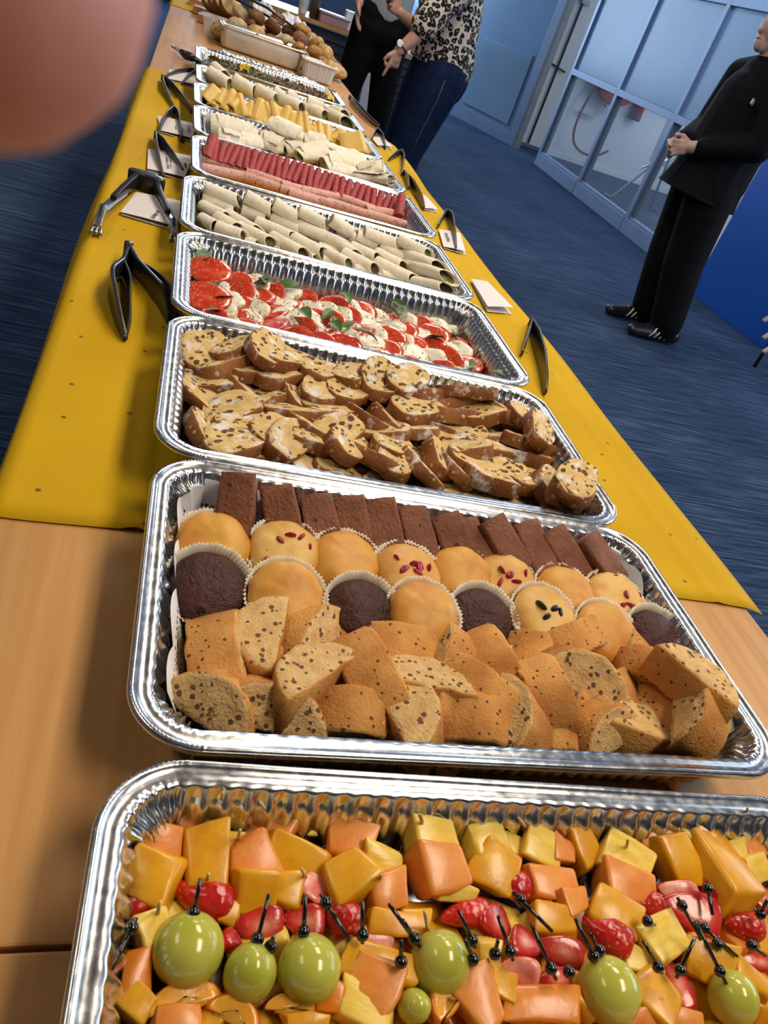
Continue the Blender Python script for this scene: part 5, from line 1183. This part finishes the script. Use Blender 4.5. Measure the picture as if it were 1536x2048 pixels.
def head_segs(x, y, z, f=-1, ax='x'):
    """head of about 0.23 m; z is the chin height, f the direction the face looks along x or y"""
    def P(a, b, c): return (x + f * a, y + b, z + c) if ax == 'x' else (x + b, y + f * a, z + c)
    sd = Yf if ax == 'x' else (1, 0, 0)
    return [(P(-.075, 0, .14), .098, P(-.055, 0, .105), .085, sd, .82), (P(-.06, 0, .06), .070, P(-.015, 0, .025), .034, sd, .95), (P(-.01, 0, .055), .030, P(-.006, 0, .035), .028, sd, 1.2), (P(.0, 0, .12), .011, P(.024, 0, .082), .014), (P(-.012, -.035, .115), .016, P(-.012, .035, .115), .016), (P(-.09, -.079, .10), .016, P(-.085, -.084, .075), .010), (P(-.09, .079, .10), .016, P(-.085, .084, .075), .010), (P(-.115, 0, -.12), .062, P(-.09, 0, .04), .058)]
def hand_segs(w, d, n, side, L=.18, curl=.5, spread=1.0, index=None):
    """palm and five fingers: w wrist, d pointing direction, n palm normal (fingers curl towards it), side direction of the thumb"""
    w = Vector(w); d = Vector(d).normalized(); n = Vector(n); n = (n - d * n.dot(d)).normalized(); s = d.cross(n).normalized(); s = s if s.dot(Vector(side)) > 0 else -s; k = L / .18
    S = [(w, .024 * k, w + d * .045 * k, .030 * k, n, .62)]; out = []
    for i, (o, l) in enumerate(((.030, .070), (.010, .078), (-.010, .072), (-.028, .056))):
        b = w + d * .078 * k + s * o * k; S.append((w + d * .03 * k + s * o * .7 * k, .015 * k, b, .0115 * k)); c = curl * (1 + .12 * i) if i or index is None else index
        d1 = (d * math.cos(c) + n * math.sin(c) + s * o * 2.2 * spread).normalized(); d2 = (d * math.cos(c * 2) + n * math.sin(c * 2) + s * o * 1.5 * spread).normalized(); d3 = (d * math.cos(c * 2.8) + n * math.sin(c * 2.8)).normalized()
        p1 = b + d1 * l * .45 * k; p2 = p1 + d2 * l * .32 * k; p3 = p2 + d3 * l * .23 * k
        S += [(b, .0108 * k, p1, .0098 * k), (p1, .0098 * k, p2, .009 * k), (p2, .009 * k, p3, .0076 * k)]
    t0 = w + d * .018 * k + s * .022 * k; t1 = t0 + (d * .6 + s * .7 + n * .2).normalized() * .040 * k; t2 = t1 + (d * .85 + s * .25 + n * .35).normalized() * .030 * k
    S += [(t0, .015 * k, t1, .0115 * k), (t1, .0115 * k, t2, .009 * k)]
    return S
bm = bmesh.new(); bmesh.ops.create_uvsphere(bm, u_segments=16, v_segments=10, radius=.012); EYE = bm_mesh('eye', bm, MV('eye_white', (.62, .60, .58), .05, 20, .3)); bm = bmesh.new(); bmesh.ops.create_uvsphere(bm, u_segments=12, v_segments=8, radius=.006); IRIS = bm_mesh('iris', bm, MV('dark_iris', (.03, .02, .015), .2, 40, .2))
def face(par, x, y, z, f, ax):
    """eyes, brows and mouth on a head made by head_segs"""
    def P(a, b, c): return Vector((x + f * a, y + b, z + c)) if ax == 'x' else Vector((x + b, y + f * a, z + c))
    for s in (-1, 1):
        e = link('eye', EYE, par, P(-.004, .032 * s, .112)); link('iris', IRIS, e, P(.0075, 0, 0) - P(0, 0, 0))
        tube('eyebrow', [P(.004, .015 * s, .132), P(.006, .034 * s, .137), P(-.006, .052 * s, .130)], .0035, MT['hair'], par, 6, .6)
    tube('mouth', [P(.010, -.024, .046), P(.020, -.010, .048), P(.022, 0, .047), P(.020, .010, .048), P(.010, .024, .046)], [.002, .0045, .005, .0045, .002], MV('lips', (.36, .10, .09), .1, 40, .5), par, 8, .7)
# man in black on the right, facing the table (towards -x)
man = empty('person', (2.6, 3.6, 0)); tag(man, 'man in black jacket and trousers with hands clasped, right of the table', 'person')
HB = (-.335, -.06, 1.005)
arms = []
for s in (-1, 1): arms += [((-.09, .20 * s, 1.39), .062, (-.11, .26 * s, 1.11), .050), ((-.11, .26 * s, 1.11), .048, (-.335, .065 * s, 1.005), .032)]
bod = head_segs(-.215, 0, 1.495) + [((-.09, 0, 1.34), .10, (-.09, 0, .95), .13), ((-.09, -.09, .9), .09, (.02, -.13, .12), .05), ((-.09, .09, .9), .09, (.02, .13, .12), .05)] + arms
bod += hand_segs((-.335, -.065, 1.005), (-.75, .5, -.32), (.25, .9, -.2), (0, 0, 1), .19, .55) + hand_segs((-.335, .065, 1.005), (-.7, -.45, -.40), (.3, -.9, 0), (0, 0, 1), .19, .35)
blob('body', bod, MT['skin2'], man, .0055, 2)
jk = [((-.085, 0, 1.40), .12, (-.095, 0, 1.28), .17, Yf, 1.12), ((-.095, 0, 1.28), .175, (-.095, 0, 1.05), .205, Yf, 1.0), ((-.095, 0, 1.05), .205, (-.105, 0, .90), .215, Yf, .95), ((-.105, 0, .90), .215, (-.125, 0, .76), .245, Yf, .88), ((-.10, 0, 1.40), .075, (-.115, 0, 1.455), .068)]
for s in (-1, 1): jk += [((-.085, .10 * s, 1.42), .075, (-.09, .20 * s, 1.385), .080), ((-.09, .20 * s, 1.385), .082, (-.10, .265 * s, 1.11), .070), ((-.10, .265 * s, 1.11), .070, (-.29, .10 * s, 1.02), .052)]
jacket = blob('jacket', jk, MT['blackcloth'], man, .011, 5)
# square off the hem
for v in jacket.data.vertices:
    if v.co.z < .80 - .09 * v.co.x - .02: v.co.z = .78 - .09 * v.co.x + (v.co.z - .78) * .04
lg = box('logo_patch', .030, .006, .026, (-.20, -.17, 1.285), MT['card'], jacket, .002, (0, .3, .55))
tr = []
for s in (-1, 1): tr += [((-.10, .075 * s, .86), .14, (-.05, .095 * s, .45), .115), ((-.05, .095 * s, .45), .115, (.02, .125 * s, .13), .098), ((.02, .125 * s, .13), .098, (.025, .125 * s, .10), .094)]
blob('trousers', tr, MT['blacktr'], man, .012, 5)
for s, dx in ((-1, 0), (1, -.02)):
    yb = .14 * s
    sh = blob('shoe', [((.10 + dx, yb, .052), .046, (-.06 + dx, yb, .048), .044, Yf, .95), ((-.06 + dx, yb, .045), .042, (-.185 + dx, yb - .01, .036), .033, Yf, 1.15), ((.06 + dx, yb, .085), .045, (.0 + dx, yb, .085), .04)], MT['shoe'], man, .008, 3)
    for v in sh.data.vertices: v.co.z = max(v.co.z, .006)
    for k in range(4): tube('stripe', [(-.085 + dx + k * .035, yb - .047, .030), (-.07 + dx + k * .035, yb - .050, .060), (-.055 + dx + k * .035, yb - .040, .085)], .0042, MT['card'], sh, 6)
blob('hair', [((-.122, 0, 1.662), .094, (-.108, 0, 1.615), .090, Yf, .86)], MT['hair'], man, .008, 3); face(man, -.215, 0, 1.495, -1, 'x')

# woman in a leopard blouse beside the table, facing it
wo = empty('person', (1.10, 4.5, 0)); tag(wo, 'woman in black and white leopard print blouse and dark jeans pointing at the buffet', 'person')
El, Wr = (-.205, -.22, 1.045), (-.300, -.235, .925); Er, Wr2 = (-.10, .25, 1.03), (-.255, .19, 1.075)
wb_ = head_segs(-.13, 0, 1.44) + [((-.02, 0, 1.33), .11, (0, 0, .95), .14), ((0, -.08, .9), .09, (-.05, -.08, .10), .05), ((0, .08, .9), .09, (-.05, .08, .10), .05), ((-.02, -.17, 1.34), .055, El, .045), (El, .043, Wr, .028), ((-.02, .17, 1.34), .055, Er, .045), (Er, .043, Wr2, .028)]
wb_ += hand_segs(Wr, (-.12, -.02, -1), (-.3, .5, 0), (-.7, -.4, 0), .175, .85, 1.3, .10) + hand_segs(Wr2, (-.8, -.1, .3), (-.1, -.75, .5), (0, 0, 1), .175, .62)
blob('body', wb_, MT['skin'], wo, .005, 2)
bl = [((-.02, 0, 1.34), .14, (-.02, 0, 1.22), .165, Yf, 1.1), ((-.02, 0, 1.22), .165, (0, 0, 1.05), .175, Yf, 1.1), ((0, 0, 1.05), .175, (.012, 0, .94), .192, Yf, 1.08), ((-.02, -.10, 1.38), .075, (-.03, -.17, 1.34), .078), ((-.03, -.17, 1.34), .082, (-.20, -.22, 1.075), .078), ((-.03, .10, 1.38), .075, (-.03, .17, 1.34), .078), ((-.03, .17, 1.34), .08, (-.10, .245, 1.06), .072)]
blo = blob('blouse', bl, MT['leopard'], wo, .011, 4)
for v in blo.data.vertices:
    if abs(v.co.y) < .20 and v.co.x > -.19 and v.co.z < .895 - .10 * v.co.x: v.co.z = .895 - .10 * v.co.x + (v.co.z - .895) * .05
je = []
for s in (-1, 1): je += [((.01, .075 * s, .88), .150, (-.01, .08 * s, .76), .145), ((-.01, .08 * s, .76), .145, (-.06, .08 * s, .42), .105), ((-.06, .08 * s, .42), .105, (-.06, .08 * s, .10), .085)]
je += [((.085, 0, .86), .12, (.08, 0, .82), .115)]
blob('jeans', je, MT['jeans'], wo, .012, 4); tube('side_seam', [(.0, -.222, .86), (-.01, -.226, .75), (-.04, -.20, .55), (-.06, -.187, .40)], .0022, MV('seam', (.10, .11, .14), .1, 20, .8), wo, 6)
for s in (-1, 1):
    sh = blob('shoe', [((.0, .08 * s, .05), .042, (-.15, .08 * s, .04), .038), ((-.15, .08 * s, .04), .038, (-.22, .08 * s, .034), .03)], MT['shoe'], wo, .01, 3)
    for v in sh.data.vertices: v.co.z = max(v.co.z, .006)
blob('hair', [((-.035, 0, 1.605), .100, (.005, 0, 1.47), .085)], MT['bhair'], wo, .010, 3); face(wo, -.13, 0, 1.44, -1, 'x')
wt = tube('watch_strap', [(Vector(Wr) + Vector((.012, .002, .020)) + Vector((math.cos(a) * .031, math.sin(a) * .031, math.cos(a) * -.018))) for a in [2 * PI * k / 16 for k in range(17)]], .009, MV('brown_strap', (.055, .02, .018), .2, 40, .5), wo, 8, .35)
link('watch_face', slab('watch_face', circ(20, .019), .009, [MT['steel'], MT['card']], .001, 2, cap=1), wt, Vector(Wr) + Vector((-.012, -.028, .034)), (1.25, -.25, .3))
ph = box('phone', .022, .012, .085, (1.10 - .335, 4.5 + .13, 1.135), MT['darkgrey'], None, .004, (.3, .45, .4)); tag(ph, 'dark phone held in a hand beside the leopard blouse', 'phone')

# man in grey shirt and black trousers behind
m2 = empty('person', (.93, 5.5, 0)); tag(m2, 'man in grey shirt and black trousers standing behind the pointing woman', 'person')
ar = [((-.20, 0, 1.40), .055, (-.235, .03, 1.14), .045), ((-.235, .03, 1.14), .044, (-.205, -.10, 1.03), .030), ((.20, 0, 1.40), .055, (.26, .03, 1.13), .045), ((.26, .03, 1.13), .044, (.20, -.12, 1.02), .030)]
blob('body', head_segs(0, -.02, 1.52, -1, 'y') + [((0, 0, 1.40), .11, (0, 0, .95), .12), ((-.09, 0, .9), .07, (-.16, 0, .1), .045), ((.09, 0, .9), .07, (.16, 0, .1), .045)] + ar + hand_segs((-.205, -.10, 1.03), (.12, -.15, -1), (.6, -.2, 0), (.4, -1, 0), .185, .2) + hand_segs((.20, -.12, 1.02), (-.2, -.2, -1), (-.6, -.2, 0), (-.4, -1, 0), .18, .3), MT['skin'], m2, .007, 3)
gs = blob('shirt', [((0, 0, 1.40), .13, (0, 0, 1.20), .165, Yf, .8), ((0, 0, 1.20), .165, (0, 0, 1.04), .165, Yf, .85), ((-.12, 0, 1.43), .07, (-.20, 0, 1.39), .07), ((-.20, 0, 1.39), .07, (-.235, .03, 1.16), .06), ((.12, 0, 1.43), .07, (.20, 0, 1.39), .07), ((.20, 0, 1.39), .07, (.255, .03, 1.16), .06)], MT['greyshirt'], m2, .012, 4)
for v in gs.data.vertices:
    if abs(v.co.x) < .19 and v.co.z < .99: v.co.z = .99 + (v.co.z - .99) * .1
t2 = [((-.06, 0, 1.0), .13, (.06, 0, 1.0), .13), ((-.05, 0, .92), .14, (.05, 0, .92), .14)]
for s in (-1, 1): t2 += [((.080 * s, 0, .93), .125, (.095 * s, 0, .80), .112), ((.095 * s, 0, .80), .112, (.135 * s, 0, .45), .086), ((.135 * s, 0, .45), .086, (.16 * s, .01, .10), .074)]
blob('trousers', t2, MT['blacktr'], m2, .012, 4)
for s in (-1, 1):
    sh = blob('shoe', [((.16 * s, .05, .05), .045, (.165 * s, -.10, .042), .04), ((.165 * s, -.10, .042), .04, (.175 * s, -.18, .036), .032)], MT['shoe'], m2, .01, 3)
    for v in sh.data.vertices: v.co.z = max(v.co.z, .006)
blob('hair', [((0, .070, 1.685), .096, (0, .085, 1.63), .090)], MT['hair'], m2, .010, 3); face(m2, 0, -.02, 1.52, -1, 'y')

# the photographer's finger in front of the lens, with the hand it belongs to
def cw(x, y, z): return CAM_C + r0 * x + r1 * y + r2 * z
ha = empty('hand', cw(-.09, -.10, -.06)); hc = ha.location; tag(ha, "photographer's blurred fingertip covering the upper left corner", 'hand')
def L_(x, y, z): return cw(x, y, z) - hc
fs_ = [(L_(-.0196, -.0260, .0345), .0099, L_(-.031, -.038, .027), .0102), (L_(-.031, -.038, .027), .0102, L_(-.060, -.068, .012), .0102), (L_(-.060, -.068, .012), .0100, L_(-.085, -.085, -.030), .011),
       (L_(-.085, -.085, -.030), .020, L_(-.095, -.03, -.045), .022), (L_(-.090, -.06, -.055), .026, L_(-.10, -.02, -.10), .030), (L_(-.10, -.02, -.10), .030, L_(-.12, .02, -.17), .026), (L_(-.12, .02, -.17), .028, L_(-.20, .12, -.36), .040)]
for k in range(3):
    yy = -.060 + .024 * (k + 1); fs_ += [(L_(-.088, yy, -.032), .012, L_(-.078, yy, .004), .0105), (L_(-.078, yy, .004), .0105, L_(-.055, yy + .004, -.002), .0095), (L_(-.055, yy + .004, -.002), .0095, L_(-.044, yy + .006, -.018), .0085)]
fs_ += [(L_(-.10, -.045, -.075), .017, L_(-.075, -.035, -.050), .013), (L_(-.075, -.035, -.050), .013, L_(-.050, -.025, -.042), .011)]
MT['fskin'] = MV('finger_skin', (.58, .29, .25), .08, 60, .5, sss=.4, sssr=.012, col2=(.62, .32, .28)); blob('skin', fs_, MT['fskin'], ha, .0028, 4)

# ---------------------------------------------------------------- background furniture
sd = empty('side_table', (1.0, 7.4, 0)); tag(sd, 'wooden side table with cups and boxes behind the bread', 'table')
box('tabletop', 1.6, .75, .03, (.05, 0, .735), MT['wood'], sd, .003); box('front_panel', 1.5, .02, .66, (.05, -.33, .38), MV('navy_panel', (.012, .018, .035), .2, 5, .6), sd)
for k in range(9): box('slat', 1.5, .012, .018, (.05, -.346, .12 + .066 * k), MT['darkgrey'], sd)
for sx in (-.70, .78): box('leg', .05, .6, .72, (sx, 0, .36), MT['darkgrey'], sd)
def lathe_obj(name, prof, mat, parent, loc, n=24):
    vs, fs = loft(lathe_data(prof, n)); return link(name, mesh(name, vs, fs, mat), parent, loc)
def on_side(u, v): p = aty(u, v, 7.15); return (p.x, 7.15, .7505)
x, y, z = on_side(603, 30); e = empty('cup_stack', (x, y, z)); tag(e, 'tall stack of white paper cups on the side table', 'cups')
for k in range(5): lathe_obj('cup', [(.030, 0), (.036, .02), (.042, .088), (.044, .09), (.040, .09), (.030, .004)], MT['white_pl'], e, (0, 0, .026 * k))
x, y, z = on_side(618, 35); tag(lathe_obj('brown_cup', [(.028, 0), (.036, .004), (.042, .20), (.043, .205), (.038, .205), (.03, .01)], MV('brown_jar', (.10, .07, .05), .2, 20, .5), None, (x + .03, y, z)), 'tall brown cup beside the white paper cups', 'cup')
x, y, z = on_side(640, 40); tag(link('white_carton', open_box('white_carton', .10, .08, .055, MT['card'], .95, rad=.006), None, (x + .02, y + .05, z)), 'small white carton behind the pink box on the side table', 'carton')
x, y, z = on_side(662, 52); e = empty('storage_box', (x, y - .04, z)); tag(e, 'pink storage box with pale lid on the side table', 'box'); link('box_body', open_box('box_body', .26, .16, .075, MV('pink_pl', (.46, .27, .25), .08, 8, .5), .93, rad=.02), e); link('lid', slab('lid', [(-.135, -.085), (0, -.087), (.135, -.085), (.137, 0), (.135, .085), (0, .087), (-.135, .085), (-.137, 0)], .010, MT['white_pl'], .003, 2), e, (0, 0, .081))
x, y, z = on_side(697, 55); e = empty('napkin_box', (x + .02, y + .05, z)); tag(e, 'white box standing at the right end of the side table', 'box'); box('carton', .12, .10, .14, (0, 0, .07), MT['card'], e, .006); box('lid', .124, .104, .02, (0, 0, .131), MT['white_pl'], e, .004)
# white leaning stand behind the man's legs
ws = empty('white_stand', (1.05, 6.1, 0)); tag(ws, 'white wooden stand leaning behind the black-trousered legs', 'stand')
vs, fs = loft([[Vector((a * w + ox, b * .02, z)) for a, b in ((-1, -1), (1, -1), (1, 1), (-1, 1))] for w, ox, z in ((.045, .06, 0), (.040, .02, .42), (.026, -.005, .72), (.010, -.01, .79))]); link('leg', mesh('leg', vs, fs, MT['card'], smooth=False), ws)
box('foot', .30, .10, .03, (.06, 0, .015), MT['card'], ws); box('rear_leg', .05, .02, .74, (.06, .13, .36), MT['card'], ws, .003, (.18, 0, 0)); box('cross_bar', .05, .16, .03, (.03, .07, .35), MT['card'], ws)
# hose reel on the corridor wall
hr = empty('hose_reel', (4.97, 10.07, 1.09)); tag(hr, 'red fire hose reel on the corridor wall behind the glass', 'hose reel')
def disc(name, R_, t, loc, mat, par): return link(name, slab(name, circ(40, R_), t, mat, .006, 2), par, loc, (PI / 2, 0, 0))
disc('side_plate', .30, .02, (0, -.18, 0), MT['red'], hr); disc('side_plate', .30, .02, (0, -.04, 0), MT['red'], hr); disc('drum', .21, .12, (0, -.11, 0), MT['redhose'], hr); disc('hub', .05, .03, (0, -.20, 0), MT['steel'], hr)
tube('loose_hose', smooth_path([(-.20, -.19, .05), (-.30, -.19, -.12), (-.36, -.18, -.40), (-.36, -.17, -.66), (-.28, -.16, -.84), (-.10, -.15, -.92), (.10, -.15, -.90), (.24, -.15, -.80)]), .016, MT['redhose'], hr)
tube('feed_pipe', [(0, -.03, -.18), (.0, -.03, -.42), (-.08, -.03, -.50), (-.34, -.03, -.50)], .013, MT['chrome'], hr); tube('valve', [(-.05, -.05, -.33), (.05, -.05, -.33)], .014, MT['steel'], hr)
ex = empty('fire_extinguisher', (5.42, 10.02, .74)); tag(ex, 'red and black fire extinguisher hanging on the corridor wall', 'extinguisher')
lathe_obj('cylinder', [(.05, -.02), (.075, 0), (.075, .34), (.05, .39), (.02, .41)], MT['red'], ex, (0, 0, .06)); lathe_obj('base', [(.075, -.02), (.08, 0), (.08, .05), (.07, .06)], MT['darkgrey'], ex, (0, 0, 0)); box('valve', .04, .04, .07, (0, 0, .50), MT['darkgrey'], ex); tube('hose', [(.02, -.03, .50), (.09, -.05, .40), (.09, -.05, .15)], .01, MT['darkgrey'], ex)
# folding stand in the corridor
fsd = empty('folding_stand', (4.75, 8.1, 0)); tag(fsd, 'folding metal stand with angled feet in the corridor behind the glass', 'stand')
tube('leg', [(-.30, .14, .012), (-.16, .10, .012), (.10, 0, .50), (.30, -.10, .98)], .014, MT['steel'], fsd); tube('leg', [(-.32, -.72, .012), (-.26, -.62, .02), (-.02, -.3, .50), (.10, -.12, .98)], .014, MT['chrome'], fsd); tube('leg', [(.42, .10, .012), (.34, .05, .02), (.22, -.05, .50), (.14, -.12, .98)], .014, MT['steel'], fsd)
tube('cross_bar', [(-.02, .02, .40), (.30, -.02, .62)], .010, MT['steel'], fsd); tube('top_bar', [(.05, -.12, .99), (.34, -.10, .99)], .012, MT['darkgrey'], fsd)
for p in ((-.30, .14, .018), (-.32, -.72, .018), (.42, .10, .018)): box('rubber_foot', .05, .05, .034, p, MT['darkgrey'], fsd, .006)
box('board', .70, .02, .50, (.38, -.02, .74), MT['card'], fsd, .004, (-.08, 0, -.2))
# white legged chair at the right edge
cp_ = at(1532, 672, .25); chair = empty('stacked_chair', (cp_.x + .22, cp_.y, 0)); tag(chair, 'white tubular chair frame at the right edge before the blue panel', 'chair')
for k, vv in enumerate((642, 676, 704)):
    p = at(1527, vv, .30 - .05 * k); q = p - chair.location; tube('rail', [q, q + Vector((.10, .02, .10)), q + Vector((.34, .04, .14))], .014, MT['card'], chair, 10)
box('seat', .40, .42, .04, (.18, .0, .44), MT['darkgrey'], chair, .01); 
for sx in (.0, .36):
    for sy in (-.18, .18): tube('leg', [(sx, sy, 0), (sx, sy, .43)], .012, MT['darkgrey'], chair, 8)
